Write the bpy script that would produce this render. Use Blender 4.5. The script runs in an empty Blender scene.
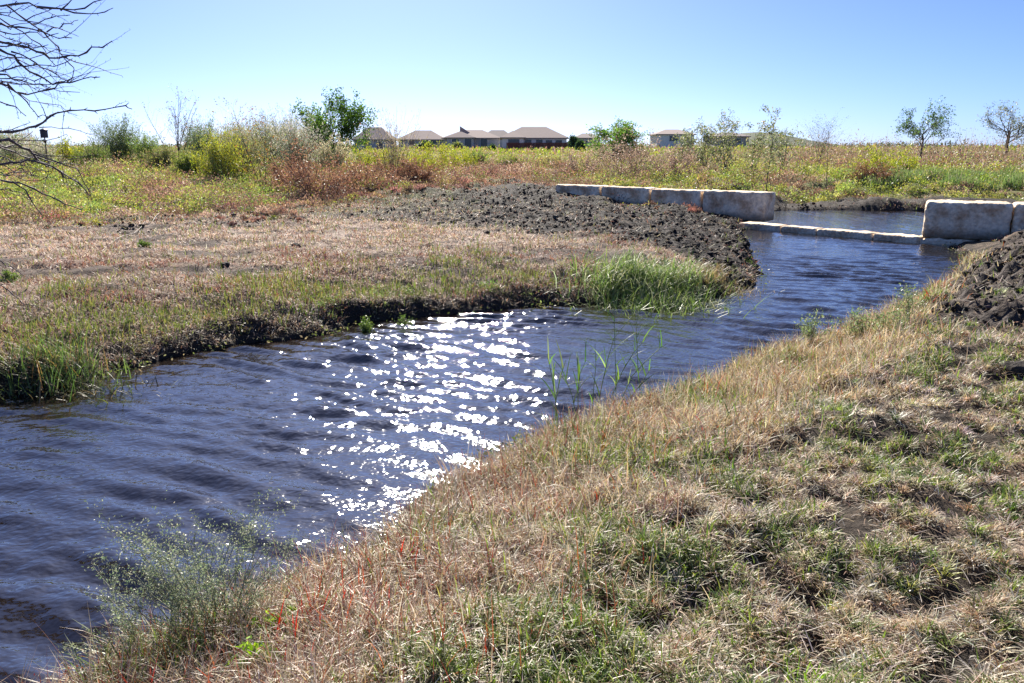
import bpy, math
import numpy as np
from mathutils import Vector
R = math.radians
PI = math.pi
rng = np.random.default_rng(11)
scene = bpy.context.scene
col = scene.collection

# ------------------------------------------------------------------ camera
W, Hh, F = 1024, 683, 796.0
CZ, PITCH = 2.05, R(13.53)
cam_d = bpy.data.cameras.new("camera")
cam = bpy.data.objects.new("camera", cam_d); col.objects.link(cam)
cam.location = (0, 0, CZ); cam.rotation_euler = (PI/2 - PITCH, 0, 0)
cam_d.sensor_width = 36; cam_d.lens = F/1024*36
cam_d.clip_start = 0.05; cam_d.clip_end = 20000
scene.camera = cam

def ray(px, py):
    a = (px-512)/F; b = -(py-341.5)/F
    c, s = math.cos(PITCH), math.sin(PITCH)
    return np.array([a, c + b*s, -s + b*c])
def G(px, py, z=0.0):                       # point where the sight line meets height z
    r = ray(px, py); t = (z-CZ)/r[2]
    return r[0]*t, r[1]*t
def AT(px, py, Y):                          # point of the sight line at distance Y
    r = ray(px, py); t = Y/r[1]
    return np.array([r[0]*t, Y, CZ + r[2]*t])
def XD(px, D):                              # x at distance D for a column near the horizon
    return (px-512)/F*D*1.02

# ------------------------------------------------------------------ noise
def _h(ix, iy, seed):
    n = (ix.astype(np.int64)*374761393 + iy.astype(np.int64)*668265263 + seed*982451653) & 0x7fffffff
    n = ((n ^ (n >> 13))*1274126177) & 0x7fffffff
    n = (n ^ (n >> 16)) & 0xffff
    return n/65535.0*2*PI
def perlin(x, y, seed=0):
    x = np.asarray(x, float); y = np.asarray(y, float)
    ix = np.floor(x); iy = np.floor(y); fx = x-ix; fy = y-iy
    ux = fx*fx*fx*(fx*(fx*6-15)+10); uy = fy*fy*fy*(fy*(fy*6-15)+10)
    def g(dx, dy):
        a = _h(ix+dx, iy+dy, seed)
        return np.cos(a)*(fx-dx) + np.sin(a)*(fy-dy)
    a = g(0,0); b = g(1,0); c = g(0,1); d = g(1,1)
    return ((a+(b-a)*ux) + ((c+(d-c)*ux)-(a+(b-a)*ux))*uy)*1.5
def fbm(x, y, seed=0, o=4, gain=.5):
    s = 0; A = 1; f = 1
    for k in range(o):
        s = s + A*perlin(x*f+k*7.3, y*f-k*3.1, seed+k); A *= gain; f *= 2.03
    return s
def ss(a, b, x):
    t = np.clip((x-a)/(b-a), 0, 1); return t*t*(3-2*t)
def sdist(x, y, poly):                      # signed distance, negative inside
    x = np.asarray(x, float); y = np.asarray(y, float); shp = x.shape
    x = x.ravel(); y = y.ravel()
    d = np.full(x.shape, 1e18); ins = np.zeros(x.shape, bool)
    n = len(poly)
    for i in range(n):
        ax, ay = poly[i]; bx, by = poly[(i+1) % n]
        ex, ey = bx-ax, by-ay
        t = np.clip(((x-ax)*ex+(y-ay)*ey)/(ex*ex+ey*ey+1e-12), 0, 1)
        d = np.minimum(d, (x-ax-t*ex)**2 + (y-ay-t*ey)**2)
        c = ((ay > y) != (by > y))
        with np.errstate(divide='ignore', invalid='ignore'):
            xx = (bx-ax)*(y-ay)/(by-ay+1e-30)+ax
        ins ^= c & (x < xx)
    d = np.sqrt(d); return np.where(ins, -d, d).reshape(shp)
def smooth_poly(p, k=2):
    p = [tuple(q) for q in p]
    for _ in range(k):
        q = []
        for i in range(len(p)):
            a, b = p[i], p[(i+1) % len(p)]
            q += [(a[0]*.75+b[0]*.25, a[1]*.75+b[1]*.25), (a[0]*.25+b[0]*.75, a[1]*.25+b[1]*.75)]
        p = q
    return p

# ------------------------------------------------------------------ channel outline
FARPX = [(0,398),(60,390),(108,372),(160,358),(230,346),(310,336),(345,325),(390,319),(470,311),(560,304),
         (640,300),(700,297),(742,288),(757,278),(757,268),(744,256),(748,243),(736,232),(742,224)]
NEARPX = [(952,246),(968,256),(958,274),(945,290),(905,312),(835,342),(765,368),(705,396),(612,426),(520,462),
          (440,508),(372,556),(290,604),(190,652),(90,700),(0,760)]
far_w = [G(*p) for p in FARPX]
near_w = [G(*p) for p in NEARPX]
w_left_end = (-24.0, 3.5); w_left_near = (-24.0, -4.0)
up = [(7.2, 24.2), (8.2, 27.5), (10.6, 28.6), (14.5, 27.8), (22, 29), (40, 31), (60, 28), (60, 20), (40, 22),
      (24, 20.5), (15, 19.6), (11.2, 18.2)]
CH = [w_left_end] + [(-9.5, 5.6)] + far_w + up + near_w + [(-6, -0.2), w_left_near]
CHS = smooth_poly(CH, 2)
def sd_ch(x, y):
    s = sdist(x, y, CHS)
    return s + 0.15*fbm(x*1.2, y*1.2, 5, 3) + 0.06*perlin(x*5, y*5, 9)

# which side of the channel: near bank polygon
NEARB = near_w[::-1] + [(11.2, 18.2), (15, 19.6), (24, 20.5), (60, 20), (60, -40), (-30, -40), (-24, -4), (-6, -0.2)]
MUD1 = [G(x, y, .4) for x, y in [(250,203),(400,196),(520,190),(575,193),(700,200),(740,206),(770,222),(760,238),(765,262),
        (735,264),(690,250),(600,240),(520,232),(420,224),(330,222),(200,228),(90,236),(60,228),(150,215)]]
MUD2 = [G(x, y, .4) for x, y in [(945,262),(975,250),(1000,240),(1060,225),(1500,225),(1500,320),(1120,350),(1024,338),(940,330),(925,312),(950,286)]]
MUD3 = [(6.4,21),(7.2,24),(8.0,26.8),(10,28.2),(22,28.2),(22,30.0),(9,30.2),(5.9,26.6)]
THATCH = [G(x, y, .45) for x, y in [(930,420),(990,395),(1200,380),(1300,700),(980,760),(900,640),(870,560),(905,500),(890,450)]]
WALLD = np.array([-.735, .675])

def zones(x, y, s=None):
    if s is None: s = sd_ch(x, y)
    nb = sdist(x, y, NEARB) < 0
    wob = .5*fbm(x*.7, y*.7, 21, 3)
    m1 = ss(.55, -.45, sdist(x, y, MUD1)+wob*1.6)*(.5+.5*ss(-5, 0, x))
    m2 = ss(.35, -.25, sdist(x, y, MUD2)+wob*.5)
    m3 = ss(.3, -.3, sdist(x, y, MUD3)+wob*.4)
    return nb, m1, m2, m3
def H(x, y, full=False):
    x = np.asarray(x, float); y = np.asarray(y, float)
    s = sd_ch(x, y)
    nb, m1, m2, m3 = zones(x, y, s)
    D = np.sqrt(x*x+y*y)
    base = .42 + .5*ss(18, 48, D) + .95*ss(45, 190, D)
    base = np.where(y < 2, .42, base)
    lip = .19+.09*perlin(x*1.1, y*1.1, 12)
    bank_far = lip*ss(-.12, .28, s) + (base-lip)*ss(.1, 2.0, s)
    bank_far = np.where(y > 23.5, .12*ss(-.12, .3, s) + (base-.12)*ss(.1, 5.5, s), bank_far)
    bank_near = .12*ss(-.05, .15, s) + (base-.12)*ss(.1, 1.5, s)
    b = np.where(nb, bank_near, bank_far)
    b = np.where(s < -.05, -.10-.5*ss(-.04, -.9, s), b)
    out = ss(.0, .5, s)
    n = out*(.07*fbm(x*.9, y*.9, 31, 3) + .025*fbm(x*3.5, y*3.5, 35, 3))
    n += out*ss(20, 30, D)*(.20*fbm(x*.4, y*.4, 41, 3)+.10*fbm(x*1.3, y*1.3, 45, 2))
    n += out*ss(60, 100, D)*.5*fbm(x*.03, y*.03, 43, 2)
    n += out*nb*ss(14, 8, D)*(.032*fbm(x*4.2, y*4.2, 88, 2)*-1 + .02*fbm(x*9, y*9, 37, 2))
    mud = np.maximum(np.maximum(m1, m2), m3)
    rid = 1-np.abs(fbm(x*2.6, y*2.6, 51, 3))*2
    n += mud*ss(-.2,.15,s)*(.024*rid + .03*fbm(x*6, y*6, 55, 3, .65))
    n += m2*ss(-.1, .3, s)*(.16*np.abs(fbm(x*2.4+y*1.2, y*3.6, 58, 4, .6)))
    # the mud heaps pushed against the stones
    n += m2*ss(.0, 2.6, -sdist(x, y, MUD2))*.55*ss(0, 1.5, s)
    n += m1*.05*ss(4, .5, np.hypot((x-4.2)*.75, (y-19.3)))
    h = b+n
    return h

# ------------------------------------------------------------------ mesh helpers
def mk_mesh(name, V, faces_list, C=None, smooth=False):
    """faces_list: list of int arrays (n,k)"""
    me = bpy.data.meshes.new(name)
    V = np.ascontiguousarray(V, dtype=np.float32)
    me.vertices.add(len(V)); me.vertices.foreach_set('co', V.ravel())
    fl = [np.asarray(f, np.int32) for f in faces_list if len(f)]
    loops = np.concatenate([f.ravel() for f in fl])
    tot = np.concatenate([np.full(len(f), f.shape[1], np.int32) for f in fl])
    st = np.concatenate([[0], np.cumsum(tot)[:-1]]).astype(np.int32)
    me.loops.add(len(loops)); me.loops.foreach_set('vertex_index', loops)
    me.polygons.add(len(tot)); me.polygons.foreach_set('loop_start', st)
    me.polygons.foreach_set('use_smooth', np.full(len(tot), bool(smooth)))
    if C is not None:
        at = me.color_attributes.new('Col', 'FLOAT_COLOR', 'POINT')
        c4 = np.ones((len(V), 4), np.float32); c4[:, :3] = np.clip(C, 0, 1)
        at.data.foreach_set('color', c4.ravel())
    me.update(calc_edges=True)
    return me
def link(name, me, mat, parent=None, loc=None):
    o = bpy.data.objects.new(name, me); col.objects.link(o)
    if mat is not None: me.materials.append(mat)
    if parent is not None: o.parent = parent
    if loc is not None: o.location = loc
    return o
def tag(o, label=None, cat=None, group=None, kind=None):
    if label: o['label'] = label
    if cat: o['category'] = cat
    if group: o['group'] = group
    if kind: o['kind'] = kind
    return o
def empty(name, loc, rz=0):
    o = bpy.data.objects.new(name, None); col.objects.link(o)
    o.location = [float(v) for v in loc]; o.rotation_euler = (0, 0, rz); o.empty_display_size = .1
    return o
class Soup:
    def __init__(s): s.V = []; s.F3 = []; s.F4 = []; s.C = []; s.n = 0
    def add(s, V, F3=None, F4=None, C=(1,1,1)):
        V = np.asarray(V, float)
        if F3 is not None and len(F3): s.F3.append(np.asarray(F3)+s.n)
        if F4 is not None and len(F4): s.F4.append(np.asarray(F4)+s.n)
        C = np.asarray(C, float)
        if C.ndim == 1: C = np.tile(C, (len(V), 1))
        s.V.append(V); s.C.append(C); s.n += len(V)
    def build(s, name, mat, parent=None, smooth=False):
        F = []
        if s.F3: F.append(np.concatenate(s.F3))
        if s.F4: F.append(np.concatenate(s.F4))
        me = mk_mesh(name, np.concatenate(s.V), F, np.concatenate(s.C), smooth)
        return link(name, me, mat, parent)
def norm(v): return v/np.maximum(np.linalg.norm(v, axis=-1, keepdims=True), 1e-9)

def add_blades(S, P, L, w, lean, curl, C, nseg=3, az=None, tipC=None, face=None):
    """curved tapering grass blades"""
    N = len(P)
    L = np.broadcast_to(L, (N,)); w = np.broadcast_to(w, (N,)); lean = np.broadcast_to(lean, (N,)); curl = np.broadcast_to(curl, (N,))
    if az is None: az = rng.uniform(0, 2*PI, N)
    dx, dy = np.cos(az), np.sin(az)
    fa = az + PI/2 + rng.uniform(-.9, .9, N)
    sx, sy = np.cos(fa), np.sin(fa)
    ang = lean[:, None] + curl[:, None]*np.linspace(0, 1, nseg)[None]    # angle from vertical per segment
    hx = np.concatenate([np.zeros((N,1)), np.cumsum(np.sin(ang), 1)], 1)*L[:, None]/nseg
    hz = np.concatenate([np.zeros((N,1)), np.cumsum(np.cos(ang), 1)], 1)*L[:, None]/nseg
    V = np.zeros((N, 2*nseg+1, 3)); CC = np.zeros((N, 2*nseg+1, 3))
    tip = C if tipC is None else tipC
    prof = [1, .95, .8, .6, .4]
    for k in range(nseg+1):
        cx = P[:, 0]+dx*hx[:, k]; cy = P[:, 1]+dy*hx[:, k]; cz = P[:, 2]+hz[:, k]
        t = k/nseg
        if k < nseg:
            ww = w*.5*(1-.75*t**1.5)
            V[:, 2*k] = np.stack([cx-sx*ww, cy-sy*ww, cz], 1)
            V[:, 2*k+1] = np.stack([cx+sx*ww, cy+sy*ww, cz], 1)
            CC[:, 2*k] = CC[:, 2*k+1] = C*(1-t)+tip*t
        else:
            V[:, 2*k] = np.stack([cx, cy, cz], 1); CC[:, 2*k] = tip
    base = (np.arange(N)*(2*nseg+1))[:, None]
    F4 = []
    for k in range(nseg-1):
        F4.append(base + np.array([2*k, 2*k+1, 2*k+3, 2*k+2])[None])
    F3 = base + np.array([2*nseg-2, 2*nseg-1, 2*nseg])[None]
    S.add(V.reshape(-1, 3), F3, np.concatenate(F4) if F4 else None, CC.reshape(-1, 3))
def add_leaves(S, P, size, C, aspect=.5, up=0.0, droop=None):
    """diamond leaves, random orientation"""
    N = len(P)
    if N == 0: return
    size = np.broadcast_to(size, (N,))[:, None]
    a = norm(rng.normal(size=(N, 3)) + np.array([0, 0, up]))
    b = norm(np.cross(a, rng.normal(size=(N, 3))))
    V = np.stack([P, P+a*size*.5+b*size*aspect*.5, P+a*size, P+a*size*.5-b*size*aspect*.5], 1)
    C = np.broadcast_to(C, (N, 3))
    CC = np.repeat(C[:, None], 4, 1)
    S.add(V.reshape(-1, 3), None, (np.arange(N)*4)[:, None]+np.arange(4)[None], CC.reshape(-1, 3))
def add_tubes(S, segs, C, k=5):
    """segs (n,8): p0 p1 r0 r1"""
    A = np.asarray(segs, float)
    if len(A) == 0: return
    p0, p1, r0, r1 = A[:, :3], A[:, 3:6], A[:, 6:7], A[:, 7:8]
    d = norm(p1-p0)
    ref = np.where(np.abs(d[:, 2:3]) > .9, np.array([[1., 0, 0]]), np.array([[0., 0, 1]]))
    u = norm(np.cross(d, ref)); v = np.cross(d, u)
    V = []
    for j in range(k):
        a = 2*PI*j/k; o = u*math.cos(a)+v*math.sin(a)
        V.append(p0+o*r0)
    for j in range(k):
        a = 2*PI*j/k; o = u*math.cos(a)+v*math.sin(a)
        V.append(p1+o*r1)
    V = np.stack(V, 1)
    base = (np.arange(len(A))*2*k)[:, None]
    F = np.concatenate([base+np.array([j, (j+1) % k, (j+1) % k+k, j+k])[None] for j in range(k)])
    C = np.asarray(C, float)
    if C.ndim == 2: C = np.repeat(C, 2*k, 0)
    S.add(V.reshape(-1, 3), None, F, C)
def add_box(S, c, d, C=(1,1,1), rz=0):
    c = np.array(c, float); d = np.array(d, float)/2
    q = np.array([(-1,-1,-1),(1,-1,-1),(1,1,-1),(-1,1,-1),(-1,-1,1),(1,-1,1),(1,1,1),(-1,1,1)], float)*d
    cs, sn = math.cos(rz), math.sin(rz)
    q = np.stack([q[:,0]*cs-q[:,1]*sn, q[:,0]*sn+q[:,1]*cs, q[:,2]], 1)+c
    S.add(q, None, [(0,3,2,1),(4,5,6,7),(0,1,5,4),(1,2,6,5),(2,3,7,6),(3,0,4,7)], C)

def pick(N, cols, p, var=.15):
    cols = np.array(cols, float); p = np.array(p, float); p /= p.sum()
    i = rng.choice(len(cols), N, p=p)
    c = cols[i]*(1+rng.normal(0, var, (N, 1)))
    c *= 1+rng.normal(0, var*.35, (N, 3))
    return np.clip(c, .004, 1)

# ------------------------------------------------------------------ materials
def newmat(name):
    m = bpy.data.materials.new(name); m.use_nodes = True
    nt = m.node_tree; nt.nodes.clear()
    return m, nt, nt.nodes.new, nt.links.new
def plant_mat(name, trans=.4, gloss=.06, rough=.45):
    m, nt, N, Lk = newmat(name)
    out = N('ShaderNodeOutputMaterial'); at = N('ShaderNodeAttribute'); at.attribute_name = 'Col'
    df = N('ShaderNodeBsdfDiffuse'); tr = N('ShaderNodeBsdfTranslucent'); mx = N('ShaderNodeMixShader'); mx.inputs[0].default_value = trans
    Lk(at.outputs['Color'], df.inputs['Color'])
    hs = N('ShaderNodeHueSaturation'); hs.inputs['Saturation'].default_value = 1.15; hs.inputs['Value'].default_value = 1.15
    Lk(at.outputs['Color'], hs.inputs['Color']); Lk(hs.outputs[0], tr.inputs['Color'])
    Lk(df.outputs[0], mx.inputs[1]); Lk(tr.outputs[0], mx.inputs[2])
    gl = N('ShaderNodeBsdfGlossy'); gl.inputs['Roughness'].default_value = rough; gl.inputs['Color'].default_value = (.9,.9,.9,1)
    m2 = N('ShaderNodeMixShader'); m2.inputs[0].default_value = gloss
    Lk(mx.outputs[0], m2.inputs[1]); Lk(gl.outputs[0], m2.inputs[2]); Lk(m2.outputs[0], out.inputs[0])
    return m
M_leaf = plant_mat('leaf', .45, .05)
M_grass = plant_mat('grass_blade', .42, .045, .45)
M_straw = plant_mat('straw', .32, .045, .5)
M_shiny = plant_mat('broad_grass_blade', .42, .07, .45)
def bark_mat(name, c, var=.5):
    m, nt, N, Lk = newmat(name)
    out = N('ShaderNodeOutputMaterial'); b = N('ShaderNodeBsdfPrincipled'); b.inputs['Roughness'].default_value = .75
    tc = N('ShaderNodeTexCoord'); n = N('ShaderNodeTexNoise'); n.inputs['Scale'].default_value = 40; n.inputs['Detail'].default_value = 4
    Lk(tc.outputs['Object'], n.inputs['Vector'])
    r = N('ShaderNodeMix'); r.data_type = 'RGBA'
    r.inputs['A'].default_value = (*[v*(1-var) for v in c], 1); r.inputs['B'].default_value = (*[min(1, v*(1+var)) for v in c], 1)
    Lk(n.outputs['Fac'], r.inputs['Factor']); Lk(r.outputs['Result'], b.inputs['Base Color'])
    bp = N('ShaderNodeBump'); bp.inputs['Strength'].default_value = .6; bp.inputs['Distance'].default_value = .004
    Lk(n.outputs['Fac'], bp.inputs['Height']); Lk(bp.outputs[0], b.inputs['Normal']); Lk(b.outputs[0], out.inputs[0])
    return m
M_bark = bark_mat('bark', (.12,.09,.075))
M_twig = bark_mat('twig', (.13,.10,.10))
M_stem = bark_mat('dry_stem', (.22,.15,.10))

def ground_mat():
    m, nt, N, Lk = newmat('ground')
    out = N('ShaderNodeOutputMaterial'); b = N('ShaderNodeBsdfPrincipled'); b.inputs['Roughness'].default_value = .9
    b.inputs['Specular IOR Level'].default_value = .25
    at = N('ShaderNodeAttribute'); at.attribute_name = 'Col'
    tc = N('ShaderNodeTexCoord')
    n1 = N('ShaderNodeTexNoise'); n1.inputs['Scale'].default_value = 9; n1.inputs['Detail'].default_value = 9; n1.inputs['Roughness'].default_value = .7
    n2 = N('ShaderNodeTexNoise'); n2.inputs['Scale'].default_value = 45; n2.inputs['Detail'].default_value = 5
    Lk(tc.outputs['Object'], n1.inputs['Vector']); Lk(tc.outputs['Object'], n2.inputs['Vector'])
    r = N('ShaderNodeMapRange'); r.inputs['From Min'].default_value = .3; r.inputs['From Max'].default_value = .7
    r.inputs['To Min'].default_value = .45; r.inputs['To Max'].default_value = 1.5
    Lk(n1.outputs['Fac'], r.inputs['Value'])
    mu = N('ShaderNodeVectorMath'); mu.operation = 'SCALE'
    Lk(at.outputs['Color'], mu.inputs[0]); Lk(r.outputs[0], mu.inputs['Scale'])
    Lk(mu.outputs[0], b.inputs['Base Color'])
    ad = N('ShaderNodeMath'); ad.operation = 'ADD'; Lk(n1.outputs['Fac'], ad.inputs[0])
    m3 = N('ShaderNodeMath'); m3.operation = 'MULTIPLY'; m3.inputs[1].default_value = .35; Lk(n2.outputs['Fac'], m3.inputs[0]); Lk(m3.outputs[0], ad.inputs[1])
    bp = N('ShaderNodeBump'); bp.inputs['Strength'].default_value = .9; bp.inputs['Distance'].default_value = .07
    Lk(ad.outputs[0], bp.inputs['Height']); Lk(bp.outputs[0], b.inputs['Normal']); Lk(b.outputs[0], out.inputs[0])
    return m
M_ground = ground_mat()

def water_mat():
    m, nt, N, Lk = newmat('water')
    out = N('ShaderNodeOutputMaterial'); b = N('ShaderNodeBsdfPrincipled')
    b.inputs['Base Color'].default_value = (.015,.011,.009,1); b.inputs['Roughness'].default_value = .05
    b.inputs['IOR'].default_value = 1.95
    tc = N('ShaderNodeTexCoord'); mp = N('ShaderNodeMapping'); mp.inputs['Rotation'].default_value = (0,0,R(23)); mp.inputs['Scale'].default_value = (13,17,1)
    n = N('ShaderNodeTexNoise'); n.inputs['Scale'].default_value = 1.3; n.inputs['Detail'].default_value = 1.5; n.inputs['Roughness'].default_value = .5
    Lk(tc.outputs['Object'], mp.inputs['Vector']); Lk(mp.outputs[0], n.inputs['Vector'])
    bp = N('ShaderNodeBump'); bp.inputs['Strength'].default_value = 1; bp.inputs['Distance'].default_value = .007
    Lk(n.outputs['Fac'], bp.inputs['Height']); Lk(bp.outputs[0], b.inputs['Normal']); Lk(b.outputs[0], out.inputs[0])
    return m
M_water = water_mat()

def stone_mat():
    m, nt, N, Lk = newmat('limestone')
    out = N('ShaderNodeOutputMaterial'); b = N('ShaderNodeBsdfPrincipled'); b.inputs['Roughness'].default_value = .85
    tc = N('ShaderNodeTexCoord')
    n1 = N('ShaderNodeTexNoise'); n1.inputs['Scale'].default_value = 2.2; n1.inputs['Detail'].default_value = 8; n1.inputs['Roughness'].default_value = .65
    n2 = N('ShaderNodeTexNoise'); n2.inputs['Scale'].default_value = 14; n2.inputs['Detail'].default_value = 6
    vo = N('ShaderNodeTexVoronoi'); vo.inputs['Scale'].default_value = 16
    for n in (n1, n2, vo): Lk(tc.outputs['Object'], n.inputs['Vector'])
    cr = N('ShaderNodeValToRGB'); e = cr.color_ramp.elements
    e[0].position = .33; e[0].color = (.46,.27,.15,1); e[1].position = .54; e[1].color = (.94,.80,.60,1)
    x = cr.color_ramp.elements.new(.45); x.color = (.74,.57,.39,1)
    Lk(n1.outputs['Fac'], cr.inputs[0])
    r = N('ShaderNodeMapRange'); r.inputs['From Min'].default_value = .3; r.inputs['From Max'].default_value = .62; r.inputs['To Min'].default_value = .7; r.inputs['To Max'].default_value = 1.08
    Lk(n2.outputs['Fac'], r.inputs['Value'])
    mu = N('ShaderNodeVectorMath'); mu.operation = 'SCALE'; Lk(cr.outputs[0], mu.inputs[0]); Lk(r.outputs[0], mu.inputs['Scale'])
    # water and mud stain up the foot of each stone
    sx_ = N('ShaderNodeSeparateXYZ'); Lk(tc.outputs['Object'], sx_.inputs[0])
    zz_ = N('ShaderNodeMath'); zz_.operation = 'MULTIPLY_ADD'; zz_.inputs[1].default_value = -.35; Lk(n1.outputs['Fac'], zz_.inputs[0]); Lk(sx_.outputs['Z'], zz_.inputs[2])
    st_ = N('ShaderNodeMapRange'); st_.inputs['From Min'].default_value = -.10; st_.inputs['From Max'].default_value = .06; st_.inputs['To Min'].default_value = .8; st_.inputs['To Max'].default_value = 0
    Lk(zz_.outputs[0], st_.inputs['Value'])
    mw_ = N('ShaderNodeMix'); mw_.data_type = 'RGBA'; mw_.inputs['B'].default_value = (.17,.135,.095,1)
    Lk(st_.outputs[0], mw_.inputs['Factor']); Lk(mu.outputs[0], mw_.inputs['A'])
    Lk(mw_.outputs['Result'], b.inputs['Base Color'])
    ad = N('ShaderNodeMath'); ad.operation = 'ADD'; Lk(n2.outputs['Fac'], ad.inputs[0]); Lk(vo.outputs['Distance'], ad.inputs[1])
    bp = N('ShaderNodeBump'); bp.inputs['Strength'].default_value = .8; bp.inputs['Distance'].default_value = .015
    Lk(ad.outputs[0], bp.inputs['Height']); Lk(bp.outputs[0], b.inputs['Normal']); Lk(b.outputs[0], out.inputs[0])
    return m
M_stone = stone_mat()
def plain(name, c, rough=.7, noise=.15, sc=3.0):
    m, nt, N, Lk = newmat(name)
    out = N('ShaderNodeOutputMaterial'); b = N('ShaderNodeBsdfPrincipled'); b.inputs['Roughness'].default_value = rough
    tc = N('ShaderNodeTexCoord'); n = N('ShaderNodeTexNoise'); n.inputs['Scale'].default_value = sc; n.inputs['Detail'].default_value = 5
    Lk(tc.outputs['Object'], n.inputs['Vector'])
    r = N('ShaderNodeMix'); r.data_type = 'RGBA'
    r.inputs['A'].default_value = (*[v*(1-noise) for v in c], 1); r.inputs['B'].default_value = (*[min(1, v*(1+noise)) for v in c], 1)
    Lk(n.outputs['Fac'], r.inputs['Factor']); Lk(r.outputs['Result'], b.inputs['Base Color']); Lk(b.outputs[0], out.inputs[0])
    return m

# ------------------------------------------------------------------ ground
def axis(lo, hi, step, far_lo, far_hi, g=1.045):
    a = list(np.arange(lo, hi, step)); s = step; x = a[-1]
    while x < far_hi: s *= g; x += s; a.append(x)
    s = step; x = lo; b = []
    while x > far_lo: s *= g; x -= s; b.append(x)
    return np.array(b[::-1]+a)
gx = axis(-8.5, 13.5, .055, -4000, 4000, 1.05)
gy = axis(0.5, 24, .055, -400, 6000, 1.035)
X, Y = np.meshgrid(gx, gy)
Z = H(X, Y)
# a low wooded rise far away on the right of the houses
hb = 22*np.exp(-((X-335)/62)**2)*np.exp(-((Y-1150)/200)**2) + 5*np.exp(-((X-420)/100)**2)*np.exp(-((Y-1200)/200)**2)
Z = Z + hb
s = sd_ch(X, Y); nb, m1, m2, m3 = zones(X, Y, s)
D = np.sqrt(X*X+Y*Y)
def mixc(a, b, t): return a*(1-t[..., None]) + np.asarray(b, float)*t[..., None]
C = np.ones(X.shape+(3,))*np.array([.17,.12,.085])
n1 = fbm(X*.5, Y*.5, 61, 4); n2 = fbm(X*1.7, Y*1.7, 66, 4)
C = mixc(C, (.30,.21,.15), ss(-.2, .3, n1)*(~nb))                       # straw litter on the far bank
C = mixc(C, (.22,.11,.075), ss(.1, .45, n2)*(~nb)*.7)
C = mixc(C, (.38,.30,.24), ss(12.5, 14.5, D+.8*n1)*ss(26, 20, D)*ss(3, 0, X)*ss(-.3, .1, n2)*(~nb)*.8)
C = mixc(C, (.10,.075,.055), nb*ss(.3, -.3, n2)*.8)
C = mixc(C, (.035,.028,.022), nb*ss(.02, .25, fbm(X*4.2, Y*4.2, 88, 2))*.9)
C = mixc(C, (.13,.15,.035), ss(19, 24, D+n1*3)*(s > 1))
C = mixc(C, (.20,.13,.08), ss(19, 24, D)*ss(.05, .4, n2)*.6)
C = mixc(C, (.075,.055,.045), ss(.12, .38, fbm(X*.5, Y*1.5, 161, 3))*ss(9.5, 11.5, D)*ss(26, 20, D)*(~nb)*.85)
C = mixc(C, (.045,.035,.028), ss(.5, .1, s))
C = mixc(C, (.030,.025,.023), np.clip(m1*ss(-.7, .0, n2+.5*m1), 0, 1))
C = mixc(C, (.085,.07,.062), m2); C = mixc(C, (.06,.05,.043), m3)
C = mixc(C, (.05,.065,.03), ss(1, 4, hb))
ny, nx = X.shape
idx = np.arange(ny*nx).reshape(ny, nx)
Fq = np.stack([idx[:-1, :-1], idx[:-1, 1:], idx[1:, 1:], idx[1:, :-1]], -1).reshape(-1, 4)
me = mk_mesh('ground', np.stack([X, Y, Z], -1).reshape(-1, 3), [Fq], C.reshape(-1, 3), True)
tag(link('ground', me, M_ground), kind='structure')

# ------------------------------------------------------------------ water
def wave_h(x, y):
    r = np.random.default_rng(5)
    # slow bending of the wave fronts
    bx = x + .35*perlin(x*.35, y*.35, 71); by = y + .30*perlin(x*.4, y*.4, 72)
    h = 0; tot = 0
    for i in range(46):
        big = i < 26
        lam = .35*math.exp(r.normal(0, .24)) if big else .13*(2.0**r.random())
        th = R(67)+r.normal(0, .24 if big else .85)
        k = 2*PI/lam; a = lam*(.6+.8*r.random())*(1.2 if big else .6)
        ph = r.random()*2*PI
        q = k*(bx*math.cos(th)+by*math.sin(th))+ph
        h = h + a*(np.sin(q)+.22*np.cos(2*q)); tot += (k*a)**2*.5*(1+.19)
    h = h/math.sqrt(tot)                       # rms slope 1
    env = .8+.6*fbm(x*.45, y*.45, 75, 3)
    return h*np.clip(env, .3, 1.4)
wx = axis(-7.5, 12.5, .03, -26, 62, 1.06); wy = axis(1.6, 17, .03, -5, 33, 1.05)
X, Y = np.meshgrid(wx, wy)
s = sd_ch(X, Y)
A = .185*ss(.1, -.6, s)+.035
A = A*(1-.35*ss(10, 18, Y))
Z = wave_h(X, Y)*A
ny, nx = X.shape
idx = np.arange(ny*nx).reshape(ny, nx)
Fq = np.stack([idx[:-1, :-1], idx[:-1, 1:], idx[1:, 1:], idx[1:, :-1]], -1).reshape(-1, 4)
keep = (s.reshape(-1)[Fq] < .5).any(1)
Fq = Fq[keep]
used = np.unique(Fq); remap = np.zeros(ny*nx, np.int64); remap[used] = np.arange(len(used))
me = mk_mesh('water', np.stack([X, Y, Z], -1).reshape(-1, 3)[used], [remap[Fq]], None, True)
tag(link('water', me, M_water), kind='structure')

# ------------------------------------------------------------------ grass and litter
def frustum_pts(N, d0, d1, wide=1.18, pw=1.0):
    """random ground points in a widened view wedge, density ~ d^-pw"""
    u = rng.random(N)
    e = 2-pw
    d = (d0**e+(d1**e-d0**e)*u)**(1/e) if abs(e) > 1e-3 else d0*(d1/d0)**u
    a = rng.uniform(-1, 1, N)*math.atan(512/F*wide)
    return d*np.sin(a), d*np.cos(a)
def onto(x, y, dz=0): return np.stack([x, y, H(x, y)+dz], 1)

STRAW = [(.56,.45,.31),(.46,.35,.23),(.66,.57,.43),(.36,.25,.16),(.27,.17,.11)]
GREEN = [(.15,.22,.05),(.22,.29,.07),(.10,.15,.04),(.30,.32,.11)]
RED = [(.33,.07,.05),(.42,.16,.09)]
GREY = [(.62,.56,.48),(.42,.37,.31)]

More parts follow.
